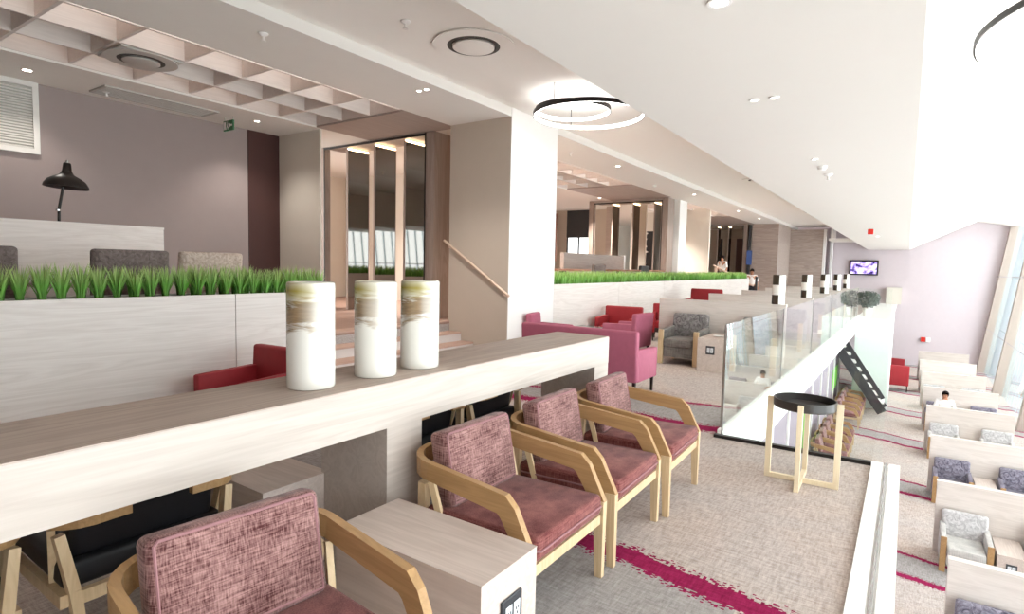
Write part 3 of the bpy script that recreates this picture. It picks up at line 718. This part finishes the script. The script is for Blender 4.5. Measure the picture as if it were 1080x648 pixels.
# ------------------------------------------------------------------ CEILING THINGS
def downlight(label,loc,r=.045,grp=None,tw=False,e=0):
    t=thing('downlight',label,'downlight',loc,0,grp)
    for k in((-1,1) if tw else (0,)):
        a=MB(); a.ring((k*.07,0,-.004),r,.016,.008,20); a.build('trim_ring',M['white'],t,True)
        a=MB(); a.lathe([(.001,-.003),(r-.008,-.003),(r-.008,-.001),(.001,-.001)],20,(k*.07,0,0)); a.build('lens',M['spot'],t)
    if e:
        l=bpy.data.lights.new('downlight_lamp','SPOT'); l.energy=e; l.color=(1,.93,.85); l.spot_size=2.0; l.spot_blend=.8; l.shadow_soft_size=.05
        lo=bpy.data.objects.new('lamp',l); COL.objects.link(lo); lo.parent=t; lo.location=(0,0,-.03)
    return t
downlight('round downlight in the grey soffit above the white wall vent',(-9.75,2.78,4.1),.06,e=25)
downlight('round downlight in the soffit above the exit sign wall',(-9.6,5.95,4.1),.05,e=45)
downlight('twin downlight in the grey soffit near the beige column',(-5.78,6.1,4.1),.04,tw=True,e=110)
for y,s in((9.9,'just past the square column'),(13,'second past the square column'),(19,'above the start of the booths'),(25,'toward the far timber wall'),(29,'close to the far timber wall')):
    downlight('small downlight in the soffit over the long planter, '+s,(-5.9,y,4.1),.06,e=110)
for x,y,s in((-.96,4.67,'twin lens pair'),(-.95,7.43,'beside the smoke detector')):
    downlight('recessed downlight in the white bulkhead, '+s,(x,y,2.95),.03,tw=(y<5))
downlight('recessed downlight in the white bulkhead at the top edge of the view',(-.82,2.9,2.95),.05)
downlight('recessed downlight in the white bulkhead near the red detector',(-.94,24,2.95),.07)
for x,y,s in ((-8.5,18.6,'before the middle portal'),(-8.0,23.0,'behind the middle portal'),(-9.0,13.5,'above the far bench'),(-9.2,26,'above the far deck tables')):
    t=downlight('added fill downlight in the deck ceiling '+s,(x-.6,y,4.1),.06,e=600)  # lamps added to brighten the dim far deck
def void_fill_light(label,x,y,l,w,e):  # unseen uplights added above the lattices to brighten the deck
    t=thing('fill_uplight',label,'fill light',(x,y,4.62))
    a=MB(); a.box(-w/2,w/2,-l/2,l/2,0,.03); a.build('trough',M['white'],t)
    li=bpy.data.lights.new('fill_lamp','AREA'); li.shape='RECTANGLE'; li.size=w*.9; li.size_y=l*.95; li.energy=e; li.color=(1,.95,.9)
    lo=bpy.data.objects.new('lamp',li); COL.objects.link(lo); lo.parent=t; lo.location=(0,0,.035); lo.rotation_euler=(PI,0,0)
for x,s in((-8.71,'left row'),(-7.28,'right row')):
    void_fill_light('unseen fill uplight added above the near timber lattice, '+('row over the tall screen' if x<-8 else 'row over the grass planter'),x,2.6,7.0,.05,14)
    void_fill_light('unseen fill uplight added above the middle timber lattice, '+('inner row' if x<-8 else 'outer row'),x,13.7,4.4,.05,25)
    void_fill_light('unseen fill uplight added above the farthest timber lattice, '+('inner row' if x<-8 else 'outer row'),x,24.2,5.6,.05,35)
def sprinkler(label,loc):
    t=thing('sprinkler_head',label,'sprinkler',loc)
    a=MB(); a.lathe([(.02,0),(.055,-.004),(.055,-.012),(.03,-.03),(.016,-.034)],20); a.build('escutcheon',M['white'],t,True)
    a=MB(); a.lathe([(.012,-.034),(.012,-.075),(.03,-.078),(.03,-.084),(.001,-.085)],16); a.build('deflector',M['ventw'],t,True)
sprinkler('white sprinkler head in the grey soffit beside the lattice ceiling',(-5.87,3.72,4.1))
sprinkler('white sprinkler head in the pale ceiling near the round air diffuser',(-4.57,4.55,4.24))
sprinkler('white sprinkler head in the soffit above the mauve wall, by the long ceiling grille',(-9.9,3.75,4.1)) 
sprinkler('white sprinkler head under the white bulkhead past the twin downlight',(-.93,8.6,2.95))
sprinkler('white sprinkler head in the soffit just past the square white column',(-6.1,11.0,4.1))
def diffuser(label,loc,R,square=False):
    t=thing('air_diffuser',label,'air vent',loc)
    if square: a=MB(); a.box(-.33,.33,-.35,.35,.0,.02); a.build('square_plate',M['ventg'],t)
    a=MB(); a.ring((0,0,-.008),R*1.08,R*.5,.014,48); a.build('outer_rim',M['ceil'] if not square else M['ventg'],t,True)
    a=MB(); a.ring((0,0,-.006),R*.78,R*.16,.02,48); a.build('dark_gap',M['ventd'],t)
    a=MB(); a.lathe([(.001,-.045),(R*.6,-.045),(R*.68,-.035),(R*.68,-.025),(.001,-.02)],48); a.build('face_disc',M['ceil'] if not square else M['ventg'],t,True)
for k,(x,y) in enumerate(((-9.9,10.3),(-8.2,10.3))):
    downlight('added fill downlight behind the near portal, '+('between its first fins' if k==0 else 'close to the beige column'),(x,y,4.1),.06,e=350)  # lamps added to brighten the bay behind the fins
diffuser('large round air diffuser in the pale ceiling near the ring pendant',(-4.35,5.44,4.23),.36)
diffuser('round air diffuser on a square plate set into the timber lattice',(-8.0,3.42,4.11),.3,True)
diffuser('distant round air diffuser in the pale ceiling beyond the ring pendant',(-3.6,17.5,4.23),.35)
diffuser('smallest round air diffuser in the pale ceiling, near the far timber wall',(-3.5,28,4.23),.35)
t=thing('ceiling_air_grille','long pale linear grille in the soffit above the mauve wall','air vent',(-10.1,3.6,4.085))
a=MB(); a.box(0,.04,0,1.65,-.01,.014); a.box(.51,.55,0,1.65,-.01,.014); a.box(.04,.51,0,.04,-.01,.014); a.box(.04,.51,1.61,1.65,-.01,.014); a.build('frame',M['ventg'],t)
a=MB()
for i in range(20): a.box(.045+i*.0233,.058+i*.0233,.04,1.61,-.004,.008)
a.build('blades',M['ventg'],t)
a=MB(); a.box(.041,.509,.041,1.609,.009,.0135); a.build('backing',M['ventw'],t)
t=thing('wall_air_grille','white louvred air grille high on the mauve wall','air vent',(-10.4,1.42,3.1))
a=MB(); a.box(0,.05,0,1.65,0,.07); a.box(0,.05,0,1.65,.93,1.0); a.box(0,.05,0,.07,.07,.93); a.box(0,.05,1.58,1.65,.07,.93); a.build('frame',M['ventw'],t)
for i in range(22):
    a=MB(); a.beam((.02,.07,.09+i*.038),(.02,1.58,.09+i*.038),.04,.006,up=(.6,0,.8)); a.build('louvre',M['ventw'],t)
a=MB(); a.box(.001,.006,.07,1.58,.07,.93); a.build('backing',M['ventg'],t)
# ring pendants
t=thing('ring_pendant','pendant of two overlapping black rings with white lit inner bands','pendant lamp',(-4.12,7.95,3.93))
tl=Matrix.Rotation(.03,3,'X')
a=MB(); a.ring((0,0,.03),.83,.014,.06,96); a.build('large_ring',M['black'],t,True)
a=MB(); a.ring((0,0,.027),.814,.016,.05,96); a.build('large_light_band',M['ring'],t,True)
a=MB(); a.ring((-.2,-.12,.095),.56,.014,.06,80); a.build('small_ring',M['black'],t,True)
a=MB(); a.ring((-.2,-.12,.092),.545,.016,.05,80); a.build('small_light_band',M['ring'],t,True)
for x,y in((-.12,-.82),(.78,.2),(-.6,.55)):
    a=MB(); a.tube([(x,y,.05),(x,y,.31)],.005,6); a.build('suspension_wire',M['black'],t)
t=thing('ring_pendant','black ring pendant cut off by the upper right corner of the view','pendant lamp',(1.2,4.1,2.9))
a=MB(); a.ring((0,0,.03),.97,.012,.035,96); a.build('large_ring',M['black'],t,True)
a=MB(); a.ring((0,0,.027),.955,.016,.05,96); a.build('large_light_band',M['ring'],t,True)
a=MB(); a.ring((.3,.1,.06),.6,.012,.035,64); a.build('small_ring',M['black'],t,True)
for x,y,zz in((.31,-.92,.45),(.31,.92,.45)):
    a=MB(); a.tube([(x,y,.03),(x,y,.0+.518*(x+1.2)+.05)],.004,6); a.build('suspension_wire',M['black'],t)
# smoke detectors etc on bulkhead
t=thing('fire_detector','red fire detector box under the white bulkhead','detector',(-.97,20,2.95))
a=MB(); a.box(-.07,.07,-.07,.07,-.15,0,.01); a.build('housing',M['redplastic'],t); a=MB(); a.lathe([(.001,-.17),(.035,-.17),(.04,-.151),(.001,-.151)],16); a.build('sensor',M['white'],t)
def smoke(label,loc):
    t=thing('smoke_detector',label,'detector',loc)
    a=MB(); a.lathe([(.001,-.05),(.035,-.05),(.05,-.03),(.055,-.012),(.055,0),(.001,0)],24); a.build('cover',M['white'],t,True)
    a=MB(); a.ring((0,0,-.036),.046,.006,.004,24); a.build('slot_ring',M['ventg'],t)
smoke('white smoke detector under the bulkhead beyond the twin downlight',(-.93,7.95,2.95))
smoke('white dome camera on the soffit over the long planter',(-6.3,16.5,4.1))
# exit sign
t=thing('exit_sign','green and white exit sign hanging below the soffit by the mauve wall','sign',(-9.78,5.54,3.87))
a=MB(); a.box(-.15,.15,-.012,.012,0,.17); a.build('sign_panel',plain('sign green',col('3f7a55'),.5),t)
for zz in (0,): 
    a=MB(); 
    # running figure, arrow, door as white raised marks (front face toward -y)
    a.box(-.135,-.075,-.016,-.0125,.02,.15); a.prism([(.02,.085),(.06,.12),(.06,.1),(.125,.1),(.125,.07),(.06,.07),(.06,.05)],'y',-.016,-.0125)
    a.lathe([(.014,0),(.014,.003)],12,(-.02,-.016,.14)); a.prism([(-.045,.06),(-.02,.13),(.0,.12),(-.02,.06)],'y',-.016,-.0125); a.prism([(-.06,.02),(-.045,.065),(-.03,.065),(-.045,.02)],'y',-.016,-.0125); a.prism([(-.03,.065),(.0,.045),(-.005,.02),(.01,.02),(.012,.055),(-.02,.075)],'y',-.016,-.0125)
    a.build('pictogram',M['white'],t)
a=MB(); a.box(-.13,-.12,-.005,.005,.17,.24); a.box(.12,.13,-.005,.005,.17,.24); a.build('hanger',M['ventg'],t)
# handrail on the beige column
t=thing('stair_handrail','slim copper toned handrail sloping on the beige column wall','handrail',(0,7.9,0))
a=MB(); p,q=Vector((-5.42,-.08,1.15)),Vector((-6.85,-.08,2.08)); a.tube([p,q],.024,12); a.build('rail',M['brass'],t,True)
for s in(.08,.55,.93):
    c=p.lerp(q,s); a=MB(); a.tube([c,c+Vector((0,0,-.06)),c+Vector((0,.08,-.07))],.008,8); a.build('bracket',M['brass'],t,True)
# ------------------------------------------------------------------ DECK FURNITURE
def high_chair(label,mat,loc,rz=PI,grp='high backed deck chairs behind the near planter'):
    t=thing('dining_chair',label,'chair',loc,rz,grp)
    a=MB(); rot=Matrix.Rotation(-.08,4,'Y'); a.box(-.3,-.2,-.35,.35,.4,1.12,.035,3,rot=rot,piv=(-.25,0,.4)); a.build('backrest',mat,t,True)
    a=MB(); a.box(-.25,.28,-.32,.32,.36,.5,.03,3); a.build('seat',mat,t,True)
    for sx in(-1,1):
        for sy in(-1,1): a=MB(); a.beam((sx*.24,sy*.28,0),(sx*.22,sy*.27,.37),.03,.03,.04,.04); a.build('leg',M['darkwood'],t)
    return t
high_chair('dark grey brown deck chair showing only its wide back above the grass',M['brownfab'],(-6.75,2.62,ZD))
high_chair('pale beige deck chair showing only its wide back above the grass',M['beigefab'],(-6.75,3.43,ZD))
high_chair('dark grey deck chair at the edge of the view, its back just above the grass',M['brownfab'],(-6.75,1.37,ZD))
t=thing('deck_table','small square ash table between the deck chairs and the tall screen','table',(-7.5,2.7,ZD))
a=MB(); a.box(-.3,.3,-.6,.6,.71,.75,.008); a.build('table_top',M['ash_top'],t); a=MB(); a.box(-.05,.05,-.05,.05,.02,.71); a.build('pedestal',M['black'],t); a=MB(); a.lathe([(.22,0),(.22,.02),(.05,.02)],24); a.build('foot',M['black'],t)
t=thing('booth_screen','tall pale ash screen behind the deck chairs, under the black lamp','partition',(-8.05,0,ZD))
a=MB(); a.box(-.1,0,-1,3.66,0.001,1.41); a.build('screen_panel',M['ash_y'],t); a=MB(); a.box(-.105,.005,-1.0,3.665,1.41,1.435); a.build('cap_rail',M['ash_y'],t)
t=thing('console_table','ash console behind the tall deck screen, carrying the black lamp','table',(-8.5,2.7,ZD))
a=MB(); a.box(-.3,.3,-.6,.6,.71,.75,.008); a.build('table_top',M['ash_top'],t)
for sx in(-1,1):
    for sy in(-1,1): a=MB(); a.box(sx*.26-.025,sx*.26+.025,sy*.55-.025,sy*.55+.025,0,.71); a.build('leg',M['darkwood'],t)
t=thing('table_lamp','black domed metal lamp rising behind the tall ash screen','lamp',(-8.5,2.66,ZD+.75))
a=MB(); a.lathe([(.1,0),(.1,.02),(.02,.03)],24); a.build('base',M['black'],t,True)
a=MB(); a.tube([(0,0,.02),(.0,.02,.85),(0,.07,1.13)],.016,10); a.build('pole',M['black'],t,True)
a=MB(); a.ring((0,.01,.84),.018,.012,.02,16); a.build('joint',M['chrome'],t)
a=MB(); tt=Matrix.Translation((0,.1,1.12))@Matrix.Rotation(-.06,4,'X')
a.lathe([(.23,0),(.225,.03),(.19,.085),(.13,.125),(.075,.155),(.05,.2),(.04,.29),(.032,.3),(.03,.29),(.045,.15),(.12,.11),(.18,.07),(.22,.0)],36); bmesh.ops.transform(a.bm,matrix=tt,verts=a.bm.verts); a.build('lamp_shade',M['black'],t,True)
a=MB(); a.lathe([(.018,.3),(.018,.33),(.001,.335)],12); bmesh.ops.transform(a.bm,matrix=tt,verts=a.bm.verts); a.build('finial',M['chrome'],t,True)
# deck beyond column
t=thing('booth_screen','long mauve timber screen with a white end behind the long planter','partition',(-8.1,14.4,ZD))
a=MB(); a.box(-.12,0,0,4.2,0,1.44); a.build('screen_panel',M['taupe_y'],t); a=MB(); a.box(-.13,.01,4.2,4.3,0,1.46); a.build('end_panel',M['white'],t)
for (x,y,l) in((-7.0,12.4,'first'),(-7.1,16.0,'second'),(-7.2,18.4,'third')):
    t=thing('dining_table','%s timber dining table behind the long grass planter'%l,'table',(x,y,ZD))
    a=MB(); a.box(-.35,.35,-.85,.85,.93,.98,.01); a.build('table_top',M['terr'],t)
    a=MB(); a.box(-.34,.34,.84,.86,.88,.93); a.build('end_rail',M['white'],t)
    a=MB(); a.box(-.06,.06,-.06,.06,0,.93); a.build('pedestal',M['darkwood'],t)
for x,y,mm,l in((-7.2,14.2,'brownfab','dark chair back by the mauve timber screen'),(-7.1,17.2,'blackfab','black chair back between the two farther deck tables')):
    high_chair(l+' above the long planter',M[mm],(x,y,ZD),PI,'deck chairs behind the long planter')
t=thing('patterned_screen','black panel with white leaf cutouts behind the middle portal','screen',(-9.0,22,ZD))
a=MB(); a.box(0,1.05,0,.05,0.0,2.5); a.build('back_panel',M['plate'],t)
a=MB()
random.seed(3)
for ix in range(2):
    for iz in range(6):
        for q in range(2):
            cx=.27+ix*.5+random.uniform(-.05,.05)+q*.07-.03; cz=1.12+iz*.24+q*.09; an=random.uniform(-1,1); L=.1; w=.05
            pts=[(cx+L*math.cos(an),cz+L*math.sin(an)),(cx-w*math.sin(an),cz+w*math.cos(an)),(cx-L*math.cos(an),cz-L*math.sin(an)),(cx+w*math.sin(an),cz-w*math.cos(an))]
            a.prism(pts,'y',-.01,-.001)
a.build('leaf_pattern',M['white'],t)
t=thing('glazed_door','bright double glazed door at the back of the deck, past the column','door',(-12.5,22.48,ZD))
a=MB(); a.box(.0,.06,-.05,.05,0,2.95); a.box(.55,.62,-.05,.05,0,2.95); a.box(1.1,1.17,-.05,.05,0,2.95); a.box(0,1.17,-.05,.05,2.3,2.4); a.build('door_frame',M['plate'],t)
for x in(.06,.62): a=MB(); a.box(x,x+.48,-.01,0.01,0,2.95); a.build('glass_pane',emit('daylit frosted glass',(1,1,1,1),1.6),t)
SB('trim_9',-13.4,-12.75,21.9,22.0,ZD+1.2,3.95,M['terr'])
for i,(x,w,mm) in enumerate(((-9.9,.5,'ash_x'),(-8.6,.35,'cream'),(-7.9,.5,'cream'))):
    SB('wall_deck_slab_%d'%(i+1),x,x+w,20.9,21.0,ZD,4.05,M[mm])
for x,y,mm,l in((-7.4,27.3,'plum','plum'),(-7.2,28.3,'white','white'),(-7.0,29.6,'plum','second plum'),(-6.9,26.6,'white','second white')):
    o=tub('%s tub chair on the far deck, behind the end of the long planter'%l,M[mm] if mm!='white' else M['palefab'],.7); o.location=(x,y,ZD); o.rotation_euler=(0,0,PI/2)
SB('trim_10',-9.0,-8.72,33.6,33.7,ZD,3.4,M['darkwood']); SB('trim_11',-7.95,-7.6,33.6,33.7,ZD,3.4,M['brownpanel'])
m=MB(); m.box(-7.02,-6.92,32.2,32.39,.62,4.05); struct('trim_12',m,M['plate'])
a=MB(); a.box(-7.06,-6.8,32.1,32.16,1.95,2.7); tag(a.build('wall_sign',plain('blue sign',col('4565a8'),.4)),'blue information sign on the edge of the far timber wall','sign')
t=thing('stair_handrail','pale timber handrail at the far end of the long planter','handrail',(-6.4,26.5,0))
a=MB(); a.tube([(-.55,-1,1.85),(.75,0.8,.98)],.035,8); a.build('rail',M['brass'],t); a=MB(); a.box(-.5,-.4,-1,-.9,ZD,1.8); a.build('post',M['brass'],t)
t=thing('queue_barrier_post','black queue barrier post with a red base by the far timber wall','barrier post',(-5.35,26.4,0))
a=MB(); a.lathe([(.28,0),(.28,.06),(.05,.09)],20); a.build('base',M['red'],t); a=MB(); a.lathe([(.05,.09),(.05,1.3),(.06,1.3),(.06,1.4)],12); a.build('pole',M['black'],t)
# TV
t=thing('wall_television','black wall television showing a purple picture, on the far mauve wall','television',(-2.05,37.85,1.95))
a=MB(); a.box(-.7,.7,0,.1,-.42,.42,.015); a.build('casing',M['black'],t)
tv=NT('lit screen'); v=tv.coord(scale=(2.2,1,3)); n=tv.noise(v,1.5,2); c=tv.ramp(n,[(.38,col('2b1a55')),(.5,col('b9a2ff')),(.62,col('efe6ff'))]); e=tv.n('ShaderNodeEmission'); e.inputs[1].default_value=.9; tv.l(c,e.inputs[0]); tv.l(e.outputs[0],tv.out.inputs[0])
a=MB(); a.box(-.62,.62,-.008,-.001,-.34,.34); a.build('screen',tv.m,t); a=MB(); a.box(-.1,.1,.1,.19,-.1,.1); a.build('bracket',M['black'],t)
a=MB(); a.box(-.9,-.2,37.7,38.0,.0,.9); o=a.build('landing_cabinet',M['cream']); tag(o,'pale cabinet against the far mauve wall on the landing','cabinet')
t=thing('alarm_call_point','red and white alarm call point on the mauve wall of the lower floor','alarm',(1.0,38.02,-1.85))
a=MB(); a.box(-.2,.0,-.08,.0,-.12,.12,.01); a.build('red_box',M['redplastic'],t); a=MB(); a.box(.02,.22,-.08,0,-.12,.12,.01); a.build('white_box',M['white'],t)
# ------------------------------------------------------------------ PEOPLE
def skinned(name,pts,edges,rad,mat,parent,root=0,sub=2):
    me=bpy.data.meshes.new(name); me.from_pydata([Vector(p) for p in pts],edges,[]); me.materials.append(mat)
    o=bpy.data.objects.new(name,me); COL.objects.link(o); o.parent=parent
    md=o.modifiers.new('skin','SKIN'); 
    for i,v in enumerate(me.skin_vertices[0].data):
        r=rad[i]; v.radius=(r,r) if not isinstance(r,tuple) else r; v.use_root=(i==root)
    md.use_smooth_shade=True
    s=o.modifiers.new('sub','SUBSURF'); s.levels=sub; s.render_levels=sub
    return o
def person(label,loc,rz,J,shirt,trs,grp=None):
    """J: joint dict in local coords, facing +x"""
    t=thing('person',label,'person',loc,rz)
    K=['pelvis','waist','chest','neck','headlo','headhi','shL','elL','haL','shR','elR','haR','hiL','knL','anL','toL','hiR','knR','anR','toR']
    rad=[(.15,.11),(.13,.1),(.155,.1),(.055,.055),(.075,.07),(.085,.08),.055,.042,.032,.055,.042,.032,.09,.06,.042,.035,.09,.06,.042,.035]
    pts=[J[k] for k in K]; E=[(0,1),(1,2),(2,3),(3,4),(4,5),(2,6),(6,7),(7,8),(2,9),(9,10),(10,11),(0,12),(12,13),(13,14),(14,15),(0,16),(16,17),(17,18),(18,19)]
    skin=skinned('body',pts,E,rad,M['skin'],t)
    g=1.12
    idx=[0,1,2,6,7,9,10,3]; mp={k:i for i,k in enumerate(idx)}
    P=[pts[i] for i in idx]; P[0]=tuple(Vector(pts[0])+Vector((0,0,-.02))); P[7]=tuple(Vector(pts[3])+Vector((0,0,-.03)))
    skinned('shirt',P,[(mp[a],mp[b]) for a,b in E if a in mp and b in mp],[(.185,.15),(.17,.14),(.2,.14),.08,.062,.08,.062,.085],M[shirt],t)
    idx=[0,12,13,14,16,17,18]; mp={k:i for i,k in enumerate(idx)}
    skinned('trousers',[pts[i] for i in idx],[(mp[a],mp[b]) for a,b in E if a in mp and b in mp],[(.18,.14),.115,.085,.066,.115,.085,.066],M[trs],t)
    h=Vector(J['headhi']); a=MB(); r=bmesh.ops.create_icosphere(a.bm,subdivisions=3,radius=1)['verts']
    bmesh.ops.transform(a.bm,matrix=Matrix.Translation(h+Vector((-.02,0,.01)))@Matrix.Diagonal((.108,.095,.105,1)),verts=r)
    bmesh.ops.delete(a.bm,geom=[v for v in a.bm.verts if v.co.x>h.x+.045 and v.co.z<h.z+.06],context='VERTS'); a.build('hair',M['hair'],t,True)
    a=MB(); a.beam((h.x+.085,0+h.y,h.z-.02),(h.x+.1,h.y,h.z-.05),.022,.02); 
    for s in(-1,1): a.box(h.x+.072,h.x+.088,h.y+s*.032-.01,h.y+s*.032+.01,h.z-.01,h.z+.004)
    a.box(h.x+.07,h.x+.085,h.y-.022,h.y+.022,h.z-.085,h.z-.078); a.build('face_features',plain('face shadow brown',col('7a4f3c'),.7),t)
    # hands : palm, thumb and four fingers
    for hk,ek in(('haL','elL'),('haR','elR')):
        w=Vector(J[hk]); d=(w-Vector(J[ek])).normalized(); u=Vector((0,1,0)) if abs(d.y)<.9 else Vector((1,0,0)); n=d.cross(u).normalized(); u=n.cross(d).normalized()
        a=MB(); a.beam(w,w+d*.09,.03,.07,.028,.08,up=tuple(u))
        for i in range(4):
            b=w+d*.085+u*(-.03+.02*i); L=(.055,.068,.064,.05)[i]; a.tube([b,b+d*L*.55,b+d*L*.9+n*L*.3],[.009,.008,.006],6)
        b=w+d*.02+u*.035; a.tube([b,b+d*.03+u*.025,b+d*.06+u*.03+n*.01],[.011,.01,.007],6); a.build('hand',M['skin'],t,True)
    for k,k2 in(('anL','toL'),('anR','toR')):
        p,q=Vector(J[k]),Vector(J[k2]); a=MB(); a.box(p.x-.05,q.x+.06,q.y-.045,q.y+.045,min(p.z,q.z)-.05,min(p.z,q.z)+.045,.025,2); a.build('shoe',M['black'],t,True)
    return t
stand=dict(pelvis=(0,0,.95),waist=(0,0,1.1),chest=(0,0,1.32),neck=(0,0,1.47),headlo=(.01,0,1.55),headhi=(.015,0,1.64),shL=(0,.19,1.4),elL=(-.02,.25,1.13),haL=(.08,.25,.9),shR=(0,-.19,1.4),elR=(-.02,-.25,1.13),haR=(.08,-.25,.9),hiL=(0,.1,.88),knL=(.02,.11,.48),anL=(0,.12,.08),toL=(.13,.13,.05),hiR=(0,-.1,.88),knR=(.04,-.11,.48),anR=(.02,-.12,.08),toR=(.15,-.13,.05))
person('standing person in white shirt and black trousers on the far deck before the portal',(-7.45,28.9,ZD),-PI/2-.4,stand,'shirt','trouser')
person('standing person in white shirt and black trousers beside the blue sign',(-6.0,28.6,0.0),-PI/2+.3,stand,'shirt','trouser')
sit=dict(pelvis=(-.02,0,.56),waist=(-.03,0,.7),chest=(0.0,0,.93),neck=(.03,0,1.08),headlo=(.06,0,1.15),headhi=(.09,0,1.23),shL=(0.0,.19,1.0),elL=(.1,.24,.76),haL=(.3,.13,.72),shR=(0.0,-.19,1.0),elR=(.1,-.24,.76),haR=(.3,-.13,.72),hiL=(.03,.1,.54),knL=(.45,.14,.55),anL=(.47,.14,.1),toL=(.6,.15,.05),hiR=(.03,-.1,.54),knR=(.45,-.14,.55),anR=(.47,-.14,.1),toR=(.6,-.15,.05))
person('seated person in white shirt looking down at a book in the lower booth',(1.2,22.42,-3.3),-PI/2,sit,'shirt','palefab')
a=MB(); a.box(-.1,.1,-.13,.0,0,.02); a.box(-.1,.1,.002,.13,0,.02); o=a.build('open_book',M['orange']); o.location=(1.2,21.99,-2.55); o.rotation_euler=(.5,0,PI/2); tag(o,'tan covered book held by the seated person in the lower booth','book')
# ------------------------------------------------------------------ CAMERA + WORLD
yaw,pitch,roll=-0.600187384,-0.072969,0.02203078
fwd=Vector((math.sin(yaw)*math.cos(pitch),math.cos(yaw)*math.cos(pitch),math.sin(pitch)))
right=Vector((math.cos(yaw),-math.sin(yaw),0)); up=right.cross(fwd)
r=right*math.cos(roll)+up*math.sin(roll); u=up*math.cos(roll)-right*math.sin(roll)
cam=bpy.data.cameras.new('camera'); co=bpy.data.objects.new('camera',cam); COL.objects.link(co)
cam.sensor_width=36; cam.lens=606.7/1080*36; cam.clip_end=200; cam.clip_start=.05
m4=Matrix(((r.x,u.x,-fwd.x,0),(r.y,u.y,-fwd.y,0),(r.z,u.z,-fwd.z,H),(0,0,0,1))); co.matrix_world=m4
SC.camera=co
w=bpy.data.worlds.new('World'); SC.world=w; w.use_nodes=True; bg=w.node_tree.nodes['Background']; bg.inputs[0].default_value=(1,.985,.965,1); bg.inputs[1].default_value=3.2
SC.view_settings.view_transform='Standard'; SC.view_settings.look='None'; SC.view_settings.exposure=1.1; SC.view_settings.gamma=1; SC.view_settings.use_curve_mapping=False
SC.cycles.use_denoising=True; SC.cycles.max_bounces=10; SC.cycles.diffuse_bounces=6; SC.cycles.transparent_max_bounces=24
SC.cycles.sample_clamp_indirect=6
